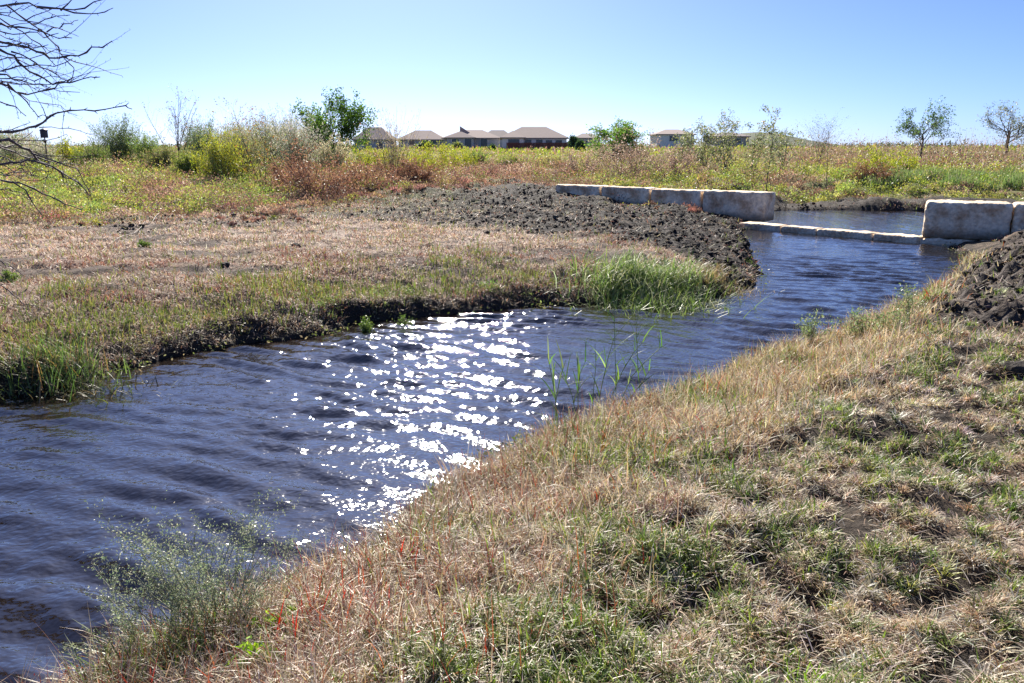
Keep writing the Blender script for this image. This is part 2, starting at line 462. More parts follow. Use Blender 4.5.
# near bank turf
S = Soup()
x, y = frustum_pts(440000, 1.5, 17, 1.25, 1.15)
s = sd_ch(x, y); nb, m1, m2, m3 = zones(x, y, s)
th = ss(.5, -.5, sdist(x, y, THATCH)+.5*fbm(x, y, 81, 3))
patch = fbm(x*1.1, y*1.1, 83, 3); patch2 = fbm(x*2.6, y*2.6, 86, 2)
bare = ss(.12, .42, patch2)*ss(.9, 1.6, s)
hole = ss(.04, .24, fbm(x*4.2, y*4.2, 88, 2))*ss(.8, 1.5, s)
keepp = nb & (s > -.06) & (rng.random(len(x)) < (1-.97*m2)*(1-.72*bare)*(1-.9*hole)*(1-.25*th)) & (rng.random(len(x)) < ss(-.1,.3,s)+.25)
x, y, s, th, patch, patch2 = [v[keepp] for v in (x, y, s, th, patch, patch2)]
N = len(x); D = np.hypot(x, y)
edge = ss(1.9, .3, s + .9*patch)*(1-th)                  # taller golden fringe by the water
pg = np.clip(.29 + .45*patch - .26*edge - .30*th, .04, .62)
isg = rng.random(N) < pg
cg = pick(N, GREEN, [3,3,2,2]); cs = pick(N, STRAW+GREY, [3,3,2,2,1,3,2])
ce = pick(N, [(.58,.46,.27),(.48,.36,.20),(.64,.56,.38),(.38,.24,.14),(.30,.32,.11)], [3,2.5,2.5,1,1.5])
ce2 = pick(N, [(.50,.42,.33),(.34,.25,.18),(.58,.52,.42),(.36,.19,.14)], [3,2,2,1.5])
ce = np.where((rng.random(N) < ss(2.2, -.4, x)*.85)[:, None], ce2, ce)
Cb = np.where(isg[:, None], cg, np.where((rng.random(N) < edge*.85)[:, None], ce, cs))
red = rng.random(N) < .06*ss(2.2, .2, s)
Cb = np.where(red[:, None], pick(N, RED, [1,1]), Cb)
L = rng.uniform(.035, .095, N)*(1+1.65*edge)*(1-.45*th)*np.where(isg, 1.05, 1)*(1+.4*patch)
lean = np.where(isg, rng.uniform(.1, .9, N), rng.uniform(.3, 1.45, N)*(1-.45*edge)+.1)
curl = rng.uniform(.1, 1.3, N)
w = rng.uniform(.0022, .0045, N)*(1+D*.13)*np.where(isg, 1.25, 1)
P = onto(x, y, rng.uniform(-.01, .035, N))
add_blades(S, P, L, w, lean, curl, Cb, 3)
# matted tufts: blades leaning out from a common foot
cx, cy = frustum_pts(15000, 1.5, 13, 1.25, 1.25); sC = sd_ch(cx, cy); nbC, _, m2C, _ = zones(cx, cy, sC)
hC = fbm(cx*4.2, cy*4.2, 88, 2); kk = nbC & (sC > .25) & (rng.random(len(cx)) > .95*m2C) & (hC < .1); cx, cy, sC = cx[kk], cy[kk], sC[kk]; M = len(cx)
tg = rng.random(M) < np.clip(.30+.5*fbm(cx*1.1, cy*1.1, 83, 3), .1, .75)
tc = np.where(tg[:, None], pick(M, GREEN+[(.34,.40,.12)], [3,3,2,2,1.5], .15), pick(M, STRAW+GREY, [3,2,3,1,1,3,2], .15))
tr_ = rng.uniform(.02, .055, M); tl = rng.uniform(.035, .095, M)
i = np.repeat(np.arange(M), 34); N = len(i); a = rng.uniform(0, 2*PI, N); q = rng.random(N)
x = cx[i]+np.cos(a)*q*tr_[i]; y = cy[i]+np.sin(a)*q*tr_[i]; D = np.hypot(x, y)
add_blades(S, onto(x, y, .005), tl[i]*rng.uniform(.6, 1.2, N), rng.uniform(.0022, .0042, N)*(1+D*.12), .25+q*1.0, rng.uniform(.2, 1.5, N),
           np.clip(tc[i]*(1+rng.normal(0, .2, (N, 1))), 0, 1), 3, az=a+rng.normal(0, .3, N))
# loose dead stalks lying across the turf
x, y = frustum_pts(17000, 1.6, 15, 1.25, 1.1); s = sd_ch(x, y); nb, m1, m2, m3 = zones(x, y, s)
k = nb & (s > .05) & (rng.random(len(x)) > .7*m2); x, y, s = x[k], y[k], s[k]; N = len(x); D = np.hypot(x, y)
add_blades(S, onto(x, y, rng.uniform(.02, .08, N)), rng.uniform(.04, .12, N), rng.uniform(.0016, .003, N)*(1+D*.1),
           rng.uniform(1.15, 1.75, N), rng.uniform(-.25, .25, N), pick(N, GREY+STRAW[:3], [3,2,2,2,2]), 3)
o = S.build('grass', M_grass); tag(o, 'mixed green and straw turf covering the near bank', 'grass', kind='stuff')

# taller seed stalks near the waterline, golden and reddish
S = Soup()
x, y = frustum_pts(90000, 1.6, 15, 1.2, 1.1); s = sd_ch(x, y); nb, m1, m2, m3 = zones(x, y, s)
pt = fbm(x*1.4, y*1.4, 91, 3)
k = nb & (s > -.1) & (rng.random(len(x)) < ss(1.9, .1, s)*(.35+1.1*np.clip(pt+.1, 0, 1))*(1-m2)); x, y, s = x[k], y[k], s[k]; N = len(x); D = np.hypot(x, y)
left = ss(1.5, -.6, x)
cc = np.where((rng.random(N) < .12+.33*left)[:, None], pick(N, RED+[(.30,.14,.10)], [1,2,3]), pick(N, STRAW[:3]+[(.50,.42,.22)], [3,2,3,2]))
add_blades(S, onto(x, y, -.01), rng.uniform(.12, .30, N)*(1-.1*left), rng.uniform(.002, .0045, N)*(1+D*.1), rng.uniform(0, .55, N), rng.uniform(0, .8, N), cc, 4)
# long wisps standing at the very edge
xw, yw = frustum_pts(60000, 1.8, 14, 1.15, 1.1); sw = sd_ch(xw, yw); nbw, _, m2w, _ = zones(xw, yw, sw)
kw = nbw & (sw > -.12) & (sw < .55) & (rng.random(len(xw)) < .55*(1-m2w)*(.4+ss(-.1, .3, fbm(xw*1.7, yw*1.7, 93, 2)))); xw, yw = xw[kw], yw[kw]; n_w = len(xw)
add_blades(S, onto(xw, yw, -.01), rng.uniform(.16, .40, n_w), rng.uniform(.0016, .003, n_w)*(1+np.hypot(xw, yw)*.1), rng.uniform(0, .6, n_w), rng.uniform(0, .9, n_w),
           np.where((rng.random(n_w) < .3*ss(2.5, 0, xw))[:, None], pick(n_w, [(.34,.09,.06),(.30,.14,.10)], [1,2]), pick(n_w, [(.48,.40,.28),(.36,.27,.19),(.27,.30,.13),(.58,.50,.38)], [2,2,1.5,1])), 4)
# seed heads
j = rng.random(N) < .35
hp = onto(x[j], y[j], .16)+np.stack([rng.normal(0, .03, j.sum()), rng.normal(0, .03, j.sum()), rng.uniform(-.05, .05, j.sum())], 1)
add_leaves(S, hp, rng.uniform(.008, .02, j.sum()), cc[j]*1.1, .4, 1.0)
o = S.build('dry_grass', M_straw); tag(o, 'golden and reddish dry grass stalks fringing the near waterline', 'grass', kind='stuff')

# far bank thatch, straw litter, green patches
S = Soup()
x, y = frustum_pts(620000, 5.5, 34, 1.2, 1.0)
s = sd_ch(x, y); nb, m1, m2, m3 = zones(x, y, s)
D = np.hypot(x, y)
patch = fbm(x*.8, y*.8, 101, 3); n2 = fbm(x*1.7, y*1.7, 66, 4)
gx_ = ss(2.6, .9, s+1.3*patch)*ss(.0, .5, s)*ss(2.0, -1.0, x)           # greener strip along the left bank top
mm = np.clip(np.maximum(m1*ss(-.7, .0, n2+.5*m1), m3), 0, 1)
k = (~nb) & (s > .0) & (rng.random(len(x)) < (1-.95*mm)*(1-.8*ss(.12, .38, fbm(x*.5, y*1.5, 161, 3))*ss(9.5, 11.5, D))*(.16+1.0*ss(-.4, .3, patch+.4*fbm(x*2.2, y*2.2, 103, 2))+gx_))
x, y, s, D, patch, gx_ = [v[k] for v in (x, y, s, D, patch, gx_)]; N = len(x)
reds = fbm(x*.5+3, y*.9, 107, 3)
isg = rng.random(N) < np.clip(.05+.42*gx_, 0, .55)
ct = pick(N, [(.48,.38,.28),(.37,.26,.19),(.60,.51,.41),(.25,.15,.10)], [3,3,2,1.5]); cr_ = pick(N, [(.34,.17,.12),(.28,.13,.09),(.42,.25,.18)], [1,1,1])
pale = ss(12.5, 14.5, D+.8*patch)*ss(26, 20, D)*ss(3.0, 0, x)
Cb = np.where((rng.random(N) < ss(-.35, .3, reds)*(1-.7*pale))[:, None], cr_, ct*(1+.35*pale[:, None]))
Cb = np.where(isg[:, None], pick(N, GREEN+[(.30,.30,.09)], [2,3,1,3,3]), Cb)
L = rng.uniform(.03, .10, N)*(1+.25*isg)*(1+.025*D)
lean = np.where(isg, rng.uniform(0, .8, N), rng.uniform(.6, 1.6, N))
add_blades(S, onto(x, y, rng.uniform(-.01, .03, N)), L, rng.uniform(.003, .006, N)*(1+D*.12), lean, rng.uniform(0, .7, N), Cb, 2)
o = S.build('straw', M_straw); tag(o, 'reddish brown and tan dead grass littering the far bank', 'dead grass', kind='stuff')

# overhanging dark fringe of the far bank face
S = Soup()
x, y = frustum_pts(330000, 5.0, 24, 1.15, 1.2); s = sd_ch(x, y); nb, m1, m2, m3 = zones(x, y, s)
k = (~nb) & (s > -.02) & (s < .6) & (rng.random(len(x)) < 1-.9*np.maximum(m1, m3)); x, y, s = x[k], y[k], s[k]; N = len(x); D = np.hypot(x, y)
add_blades(S, onto(x, y, 0), rng.uniform(.04, .13, N), rng.uniform(.003, .006, N)*(1+D*.08), rng.uniform(.5, 2.4, N), rng.uniform(0, 1.2, N),
           pick(N, [(.20,.14,.10),(.12,.12,.05),(.34,.26,.18),(.09,.07,.055),(.20,.22,.08)], [3,1,2,4,.6]), 3)
x, y = frustum_pts(160000, 5.0, 24, 1.15, 1.2); s = sd_ch(x, y); nb, m1, m2, m3 = zones(x, y, s)
k = (~nb) & (s > -.22) & (s < .15) & (rng.random(len(x)) < (.15+ss(0,.5,fbm(x*1.2,y*1.2,112,2)))*(1-.7*m1)); x, y = x[k], y[k]; N = len(x)
add_leaves(S, np.stack([x, y, rng.uniform(0, .07, N)], 1), rng.uniform(.02, .05, N), pick(N, [(.20,.22,.08),(.30,.26,.16),(.12,.16,.05)], [1,1,1]), .5)
# small leafy clumps rooted in the bank face
cx, cy = frustum_pts(9000, 5, 26, 1.15, 1.2); sC = sd_ch(cx, cy); nbC, m1C, _, _ = zones(cx, cy, sC)
kk = (~nbC) & (sC > .02) & (sC < .7) & (rng.random(len(cx)) < .8*(1-.9*m1C)*(.25+.9*ss(0, .4, fbm(cx*.9, cy*.9, 114, 2)))); cx, cy = cx[kk], cy[kk]; M = len(cx)
ci = pick(M, [(.16,.20,.07),(.26,.28,.12),(.12,.13,.06),(.32,.24,.15),(.20,.30,.08)], [3,2,3,2,1], .2); i = np.repeat(np.arange(M), 46); N = len(i)
u = rng.normal(size=(N, 3)); u[:, 2] = np.abs(u[:, 2]); u = norm(u)*rng.random((N, 1))**.4; rr0 = rng.uniform(.04, .15, M)[i]
x = cx[i]+u[:, 0]*rr0; y = cy[i]+u[:, 1]*rr0; P = onto(x, y, 0); P[:, 2] += u[:, 2]*rr0*1.1
add_leaves(S, P, rng.uniform(.015, .045, N), ci[i]*(1+rng.normal(0, .15, (N, 1))), .4, .8)
o = S.build('bank_grass', M_grass); tag(o, 'dark tangled grass and roots hanging over the far bank edge', 'grass', kind='stuff')

# meadow of low yellow-green weeds beyond the dry strip
S = Soup()
def meadow(N0, d0, d1, size0, hgt):
    x, y = frustum_pts(N0, d0, d1, 1.15, 1.2)
    s = sd_ch(x, y); nb, m1, m2, m3 = zones(x, y, s); D = np.hypot(x, y)
    n = fbm(x*.35, y*.35, 121, 3); b = fbm(x*.22+5, y*.5, 126, 3)
    az = x/np.maximum(D, .1)
    # the dry strip reaches further back in the middle of the view
    lim = 20 + 12*np.exp(-((az+.02)/.17)**2) + 5*np.exp(-((az-.32)/.1)**2) + 2.5*n
    ok = (s > .6) & (D > lim) & (m3 < .3)
    x, y, n, b, D, az, lim = [v[ok] for v in (x, y, n, b, D, az, lim)]; N = len(x)
    brown = np.clip(ss(-.05, .35, b) + 1.2*np.exp(-((az+.05)/.13)**2)*ss(60, 40, D) + .6*ss(2.5, .5, D-lim), 0, .95)
    isb = rng.random(N) < brown
    Cc = np.where(isb[:, None], pick(N, [(.38,.25,.18),(.28,.16,.12),(.48,.37,.28)], [2,2,1]), pick(N, [(.32,.36,.07),(.38,.40,.09),(.22,.30,.06),(.42,.40,.15)], [3,3,2,1.5]))
    hh = hgt*(.15+np.clip(.5+1.5*n+1.2*fbm(x*1.3, y*1.3, 128, 2), 0, 2.2))*np.clip((D-lim)/3, .15, 1)
    P = onto(x, y, 0); P[:, 2] += rng.random(N)**1.2*hh
    add_leaves(S, P, rng.uniform(.6, 1.4, N)*size0*(D/25)**.6, Cc, .45, .8)
def meadow_clumps(M, d0, d1, per, size0):
    cx, cy = frustum_pts(M, d0, d1, 1.15, 1.0)
    sC = sd_ch(cx, cy); _, _, _, m3 = zones(cx, cy, sC); D = np.hypot(cx, cy)
    n = fbm(cx*.3, cy*.3, 121, 3); b = fbm(cx*.22+5, cy*.5, 126, 3); az = cx/D
    lim = 20 + 12*np.exp(-((az+.02)/.17)**2) + 5*np.exp(-((az-.32)/.1)**2) + 2.5*n
    ok = (sC > 1.0) & (D > lim) & (m3 < .3); cx, cy, n, b, D, az, lim = [v[ok] for v in (cx, cy, n, b, D, az, lim)]; M = len(cx)
    brown = np.clip(ss(-.0, .35, b)*.9 + 1.2*np.exp(-((az+.05)/.13)**2)*ss(60, 40, D) + .7*ss(3.0, .5, D-lim) + .8*ss(.2,.3,az)*ss(44,50,D), .06, .95)
    isb = rng.random(M) < brown
    cc = np.where(isb[:, None], pick(M, [(.34,.21,.15),(.22,.13,.10),(.46,.35,.26),(.17,.13,.08)], [2,2,1,1], .2), pick(M, [(.32,.34,.09),(.40,.39,.13),(.20,.26,.07),(.28,.35,.11)], [3,3,2,2], .2))
    r = rng.uniform(.22, .75, M)*(1+.012*D)*np.clip(.8+.9*n, .4, 1.6)*np.clip((D-lim)/4+.35, .35, 1); hr = r*rng.uniform(.35, .95, M)
    i = np.repeat(np.arange(M), per); N = len(i)
    u = rng.normal(size=(N, 3)); u[:, 2] = np.abs(u[:, 2]); u = norm(u)*(rng.random((N, 1))**.45)
    x = cx[i]+u[:, 0]*r[i]; y = cy[i]+u[:, 1]*r[i]; P = onto(x, y, 0); P[:, 2] += u[:, 2]*hr[i]*1.1
    c = cc[i]*(1+rng.normal(0, .14, (N, 1)))
    add_leaves(S, P, rng.uniform(.6, 1.5, N)*size0*(D[i]/25)**.6, c, .4, 1.0)
meadow_clumps(4200, 19, 60, 130, .062)
meadow(200000, 19, 48, .055, .22)
meadow(120000, 44, 120, .08, .40)
meadow(50000, 110, 320, .20, .35)
o = S.build('undergrowth', M_leaf); tag(o, 'low yellow-green weeds and brown dead forbs covering the meadow', 'weeds', kind='stuff')

# bright green sedge behind the right stone
S = Soup()
N0 = 30000
u = rng.random(N0); v = rng.random(N0)
p0 = G(905, 199, .5); p1 = G(1080, 199, .5)
x = 14.2+u*24; y = 32+v*3.5+ .1*(x-12)*v
k = (fbm(x*.4, y*.4, 131, 2)+.35-.5*np.abs(v-.4) > 0); x, y = x[k], y[k]; N = len(x)
add_blades(S, onto(x, y, 0), rng.uniform(.22, .5, N), rng.uniform(.015, .03, N), rng.uniform(0, .35, N), rng.uniform(0, .5, N),
           pick(N, [(.16,.25,.08),(.24,.32,.12),(.34,.33,.18)], [3,3,2]), 3)
o = S.build('sedge', M_grass); tag(o, 'bright green sedge band beyond the far pool edge', 'sedge', kind='stuff')

# ------------------------------------------------------------------ clods of mud
ico = None
def lumps(S, P, r, Cc):
    t = (1+5**.5)/2
    V0 = norm(np.array([(-1,t,0),(1,t,0),(-1,-t,0),(1,-t,0),(0,-1,t),(0,1,t),(0,-1,-t),(0,1,-t),(t,0,-1),(t,0,1),(-t,0,-1),(-t,0,1)], float))
    F0 = np.array([(0,11,5),(0,5,1),(0,1,7),(0,7,10),(0,10,11),(1,5,9),(5,11,4),(11,10,2),(10,7,6),(7,1,8),(3,9,4),(3,4,2),(3,2,6),(3,6,8),(3,8,9),(4,9,5),(2,4,11),(6,2,10),(8,6,7),(9,8,1)])
    N = len(P)
    sc = rng.uniform(.6, 1.3, (N, 1, 3))*np.array([1, 1, .7])
    V = V0[None]*sc*rng.uniform(.72, 1.2, (N, 12, 1))*r[:, None, None]+P[:, None]
    S.add(V.reshape(-1, 3), ((np.arange(N)*12)[:, None, None]+F0[None]).reshape(-1, 3), None, np.repeat(Cc, 12, 0))
S = Soup()
x, y = frustum_pts(110000, 6, 31, 1.15, .9); s = sd_ch(x, y); nb, m1, m2, m3 = zones(x, y, s)
mm = m1*ss(-.4, .2, fbm(x*1.7, y*1.7, 66, 4)+.25*m1)
k = (s > 0) & (rng.random(len(x)) < np.maximum(np.maximum(mm, m2*.8), m3)); x, y = x[k], y[k]; N = len(x)
r_ = .012*np.exp(rng.normal(.30, .75, N)); r_ = np.clip(r_*.7, .006, .062)
cl = pick(N, [(.030,.023,.019),(.046,.036,.030),(.080,.064,.053)], [4,3,1])
right = (x > 6) & (y < 17); cl[right] *= 1.2; r_ = np.where(right, r_*1.25, r_)
lumps(S, onto(x, y, r_*.3), r_, cl)
o = S.build('mud_clods', M_ground); tag(o, 'dark clods of turned mud strewn over the banks', 'mud', kind='stuff')
# bits of straw lying on the mud
S = Soup()
x, y = frustum_pts(90000, 6, 31, 1.15, .9); s = sd_ch(x, y); nb, m1, m2, m3 = zones(x, y, s)
k = (s > .05) & (rng.random(len(x)) < np.maximum(m1*.16, m2*.15)); x, y = x[k], y[k]; N = len(x); D = np.hypot(x, y)
add_blades(S, onto(x, y, .03), rng.uniform(.06, .2, N), rng.uniform(.003, .006, N)*(1+.1*D), rng.uniform(1.1, 1.7, N), rng.uniform(-.3, .3, N), pick(N, GREY+STRAW, [3,3,2,2,2,2,1]), 2)
o = S.build('straw', M_straw); tag(o, 'pale bits of straw scattered on the dark mud', 'straw', kind='stuff')

# ------------------------------------------------------------------ limestone blocks
def block_mesh(lx, ly, lz, seed, bev=.045, amp=.010, sub=.05):
    r = np.random.default_rng(seed)
    nx_, ny_, nz_ = [max(3, int(round(v/sub))) for v in (lx, ly, lz)]
    V = []; F = []; ids = {}
    def vid(i, j, k):
        if (i, j, k) not in ids:
            ids[(i, j, k)] = len(V); V.append((i/nx_-.5, j/ny_-.5, k/nz_-.5))
        return ids[(i, j, k)]
    for i in range(nx_):
        for j in range(ny_):
            F.append((vid(i,j,0), vid(i,j+1,0), vid(i+1,j+1,0), vid(i+1,j,0)))
            F.append((vid(i,j,nz_), vid(i+1,j,nz_), vid(i+1,j+1,nz_), vid(i,j+1,nz_)))
    for i in range(nx_):
        for k in range(nz_):
            F.append((vid(i,0,k), vid(i+1,0,k), vid(i+1,0,k+1), vid(i,0,k+1)))
            F.append((vid(i,ny_,k), vid(i,ny_,k+1), vid(i+1,ny_,k+1), vid(i+1,ny_,k)))
    for j in range(ny_):
        for k in range(nz_):
            F.append((vid(0,j,k), vid(0,j,k+1), vid(0,j+1,k+1), vid(0,j+1,k)))
            F.append((vid(nx_,j,k), vid(nx_,j+1,k), vid(nx_,j+1,k+1), vid(nx_,j,k+1)))
    V = np.array(V)*np.array([lx, ly, lz])
    hlf = np.array([lx, ly, lz])/2
    q = np.clip(V, -(hlf-bev), hlf-bev); d = V-q
    V = q+norm(d)*np.minimum(np.linalg.norm(d, axis=1, keepdims=True), bev)
    nrm = norm(d)
    o_ = r.uniform(0, 99)
    nn = fbm((V[:, 0]+V[:, 2]*.7)*3+o_, (V[:, 1]-V[:, 2]*.9)*3+o_, seed, 4) + .6*fbm((V[:,0]-V[:,1])*9+o_, V[:, 2]*9+o_, seed+9, 3)
    edge = (np.abs(V) > hlf-bev*1.6).sum(1) >= 2
    V = V + nrm*(nn*amp)[:, None]*np.where(edge, 1.8, 1)[:, None]
    return V, np.array(F)
def block(name, cx, cy, zb, lx, ly, lz, rz, seed, label, group, tilt=0, **k):
    V, Fc = block_mesh(lx, ly, lz, seed, **k)
    V[:, 2] += lz/2
    o = link(name, mk_mesh(name, V, [Fc], None, True), M_stone, None, (cx, cy, zb))
    o.rotation_euler = (0, tilt, rz)
    return tag(o, label, 'stone block', group)
# left wall: near end at (765..776, 221)
e = np.array(G(765, 222, .10))
wd = WALLD/np.linalg.norm(WALLD); wp = np.array([-wd[1], wd[0]])*-1     # wp points away from the viewer
sc_ = e[1]/19.0
lens = [1.72*sc_, 1.52*sc_, 1.62*sc_, 1.62*sc_]
labels = ['largest pale limestone block nearest the weir, ending the wall', 'limestone block second from the weir, next to the largest one',
          'limestone block third from the weir, half sunk in dark mud', 'limestone block at the far end of the wall, deepest in mud']
t = 0; hb_ = .80
for i, l in enumerate(lens):
    c = e + wd*(t+l/2) + wp*.33
    hh = hb_ if i == 0 else .62
    zt = .10+hb_ + [0, -.015, .0, .01][i]
    block('limestone_block', c[0], c[1], zt-hh, l-.08, .66, hh, math.atan2(wd[1], wd[0]), 3+i, labels[i], 'limestone blocks of the retaining walls')
    t += l
# right wall
b0 = np.array(G(921, 238, .12))
rd = np.array([.885, -.465]); rd /= np.linalg.norm(rd); rp = np.array([-rd[1], rd[0]])
rl = [1.70, 1.6, 1.7, 1.7]; t = 0
rlab = ['large limestone block right of the weir with rounded corner and tan stains', 'limestone block cut by the picture edge beside the dark seam',
        'limestone block third from the weir on the right bank', 'limestone block fourth from the weir on the right bank']
for i, l in enumerate(rl):
    c = b0 + rd*(t+l/2) + rp*.42
    block('limestone_block', c[0], c[1], .13, l-.035, .84, .80+[0,.0,.02,-.02][i], math.atan2(rd[1], rd[0]), 13+i, rlab[i], 'limestone blocks of the retaining walls', bev=.075, amp=.012)
    t += l
# sill (weir) stones, from the left wall to under the right blocks
s0 = np.array(G(738, 227, .02)); s1 = np.array(G(918, 243, .02))
sdv = s1-s0; SL = np.linalg.norm(sdv); sdv /= SL; sp = np.array([-sdv[1], sdv[0]])
cuts = [0, .27, .48, .78, 1.0]
slab = ['low sill stone under the end of the left wall', 'low sill stone second from the left wall, water lapping both sides',
        'longest low sill stone in the middle of the weir', 'low sill stone running under the large right block']
for i in range(4):
    a, b = cuts[i]*SL, cuts[i+1]*SL
    c = s0+sdv*(a+b)/2+sp*.22
    block('sill_stone', c[0], c[1], -.25, b-a-.03, .46, .25+.15, math.atan2(sdv[1], sdv[0]), 23+i, slab[i], 'low sill stones of the weir', bev=.04, amp=.007)
c = b0 + rd*1.95 + rp*.36
block('sill_stone', c[0]+.1, c[1]-.04, -.25, 4.2, .8, .365, math.atan2(rd[1], rd[0]), 31, 'long footing stone beneath the right wall blocks', 'low sill stones of the weir', bev=.05, amp=.02)

# ------------------------------------------------------------------ plants
class Plant:
    def __init__(s): s.segs = []; s.nodes = []
def grow(pl, p, d, L, r, lvl, maxl, wob=.18, trop=.08, kids=3, ang=.7, n=4, shrink=.6, leaf_from=1, rr=None):
    rr = rr or rng
    p = np.array(p, float); d = np.array(d, float)
    for i in range(n):
        d = d + rr.normal(0, wob, 3); d[2] += trop; d /= np.linalg.norm(d)
        q = p+d*L/n
        r2 = r*(1-.6/n) if lvl < maxl else r*(1-.8/n)
        pl.segs.append((*p, *q, r, r2)); p = q; r = r2
        if lvl >= leaf_from: pl.nodes.append((*p, *d))
        if lvl < maxl and (i > 0 or lvl > 0):
            for _ in range(kids if i < n-1 else kids+1):
                if rr.random() < .75:
                    a = rr.uniform(0, 2*PI); ax = np.cross(d, [math.cos(a), math.sin(a), .1]); ax /= np.linalg.norm(ax)+1e-9
                    an = ang*rr.uniform(.6, 1.3)
                    dd = d*math.cos(an)+ax*math.sin(an)
                    grow(pl, p, dd, L*shrink*rr.uniform(.7, 1.2), r*.6, lvl+1, maxl, wob, trop, kids, ang, max(2, n-1), shrink, leaf_from, rr)
def put(name, label, cat, px, D, rz=0, group=None):
    x = XD(px, D); z = float(H(np.array([x]), np.array([D]))[0])
    return tag(empty(name, (x, D, z-.03), rz), label, cat, group)

def leafy_tree(name, label, px, D, h, w, cols, p, nleaf=7, ls=.16, trunk_r=None, dens=1.0, clear=.25, cat='tree', group=None, aspect=.5, lean=0, limbs=3):
    """trunk, limbs, crown of leaf sized faces round the twigs"""
    root = put(name, label, cat, px, D, 0, group)
    pl = Plant(); tr = trunk_r or h*.022
    k = 5
    base = np.array([0, 0, 0.]); d = np.array([lean, 0, 1.])
    trunk = Plant(); pt = base.copy(); r = tr
    for i in range(5):
        d2 = norm(d+rng.normal(0, .09, 3)); q = pt+d2*h*.13; trunk.segs.append((*pt, *q, r, r*.86)); pt = q; r *= .86
        if i*.13 >= clear-.13 or i == 4:
            for _ in range(limbs if i < 4 else limbs+1):
                a = rng.uniform(0, 2*PI); el = rng.uniform(.35, 1.1)
                dd = np.array([math.cos(a)*math.cos(el)*w/h*1.3, math.sin(a)*math.cos(el)*w/h*1.3, math.sin(el)])
                grow(pl, pt, norm(dd), h*.42*rng.uniform(.8, 1.15), r*.55, 0, 2, .16, .05, 2, .65, 4, .55, 1)
    st = Soup(); add_tubes(st, trunk.segs+[g for g in pl.segs if g[6] > tr*.14], (1,1,1), 6); st.build('trunk', M_bark, root, smooth=True)
    cr = Soup()
    thin = [g for g in pl.segs if g[6] <= tr*.14]
    if thin: add_tubes(cr, thin, (.14,.10,.08), 3)
    nd = np.array(pl.nodes)[:, :3]
    keepn = rng.random(len(nd)) < dens; nd = nd[keepn]
    P = np.repeat(nd, nleaf, 0)+rng.normal(0, ls*.7, (len(nd)*nleaf, 3))
    add_leaves(cr, P, rng.uniform(.6, 1.3, len(P))*ls, pick(len(P), cols, p, .2), aspect, .3)
    # fit to the wanted height
    V = np.concatenate(cr.V); top = np.percentile(V[:, 2], 99.7); wd_ = np.percentile(V[:, 0], 99)-np.percentile(V[:, 0], 1)
    o = cr.build('crown', M_leaf, root)
    sz = h/top; sx = w/wd_
    mx_ = (np.percentile(V[:, 0], 99)+np.percentile(V[:, 0], 1))/2*sx
    for o_ in root.children: o_.scale = (sx, sx, sz); o_.location.x = -mx_*.8
    return root
def broom(name, label, px, D, h, w, cols, p, nst=60, nl=14, ls=.09, spread=.5, cat='shrub', group=None, up=1.5, stemc=(.2,.17,.1), r0=.012, droop=.05, aspect=.22, tipcols=None):
    """many stems fanning from the ground, small leaves or plumes all along the upper part"""
    root = put(name, label, cat, px, D, 0, group); nst = int(nst*1.6); h *= 1.15; w *= 1.15
    st = Soup(); fo = Soup(); segs = []; LP = []; tipf = []
    for i in range(nst):
        a = rng.uniform(0, 2*PI); ln = abs(rng.normal(0, spread)); L = h*rng.uniform(.6, 1.05)*(1-.22*min(1, ln))
        d = np.array([math.cos(a)*math.sin(ln), math.sin(a)*math.sin(ln), math.cos(ln)])
        pt = np.array([rng.normal(0, w*.08), rng.normal(0, w*.08), 0]); r = r0
        d[0] *= w/h*1.0+.15; d = norm(d)
        for k in range(5):
            d = norm(d+rng.normal(0, .07, 3)+np.array([math.cos(a), math.sin(a), 0])*droop)
            q = pt+d*L/5; segs.append((*pt, *q, r, r*.75)); 
            m = nl if k > 1 else nl//3
            if k == 0: m = 0
            t = rng.random(m)[:, None]
            LP.append(pt+(q-pt)*t+rng.normal(0, h*.03, (m, 3))); tipf.append(np.full(m, k/4))
            pt = q; r *= .75
    add_tubes(st, segs, (1,1,1), 3); st.build('stems', M_stem, root)
    P = np.concatenate(LP); tf = np.concatenate(tipf); P[:, 2] = np.abs(P[:, 2])
    Cc = pick(len(P), cols, p, .2)
    if tipcols is not None:
        mk = rng.random(len(P)) < ss(.5, 1.0, tf)*.8
        Cc = np.where(mk[:, None], pick(len(P), tipcols, [1]*len(tipcols), .15), Cc)
    add_leaves(fo, P, rng.uniform(.6, 1.4, len(P))*ls, Cc, aspect, up)
    fo.build('foliage', M_leaf, root)
    return root
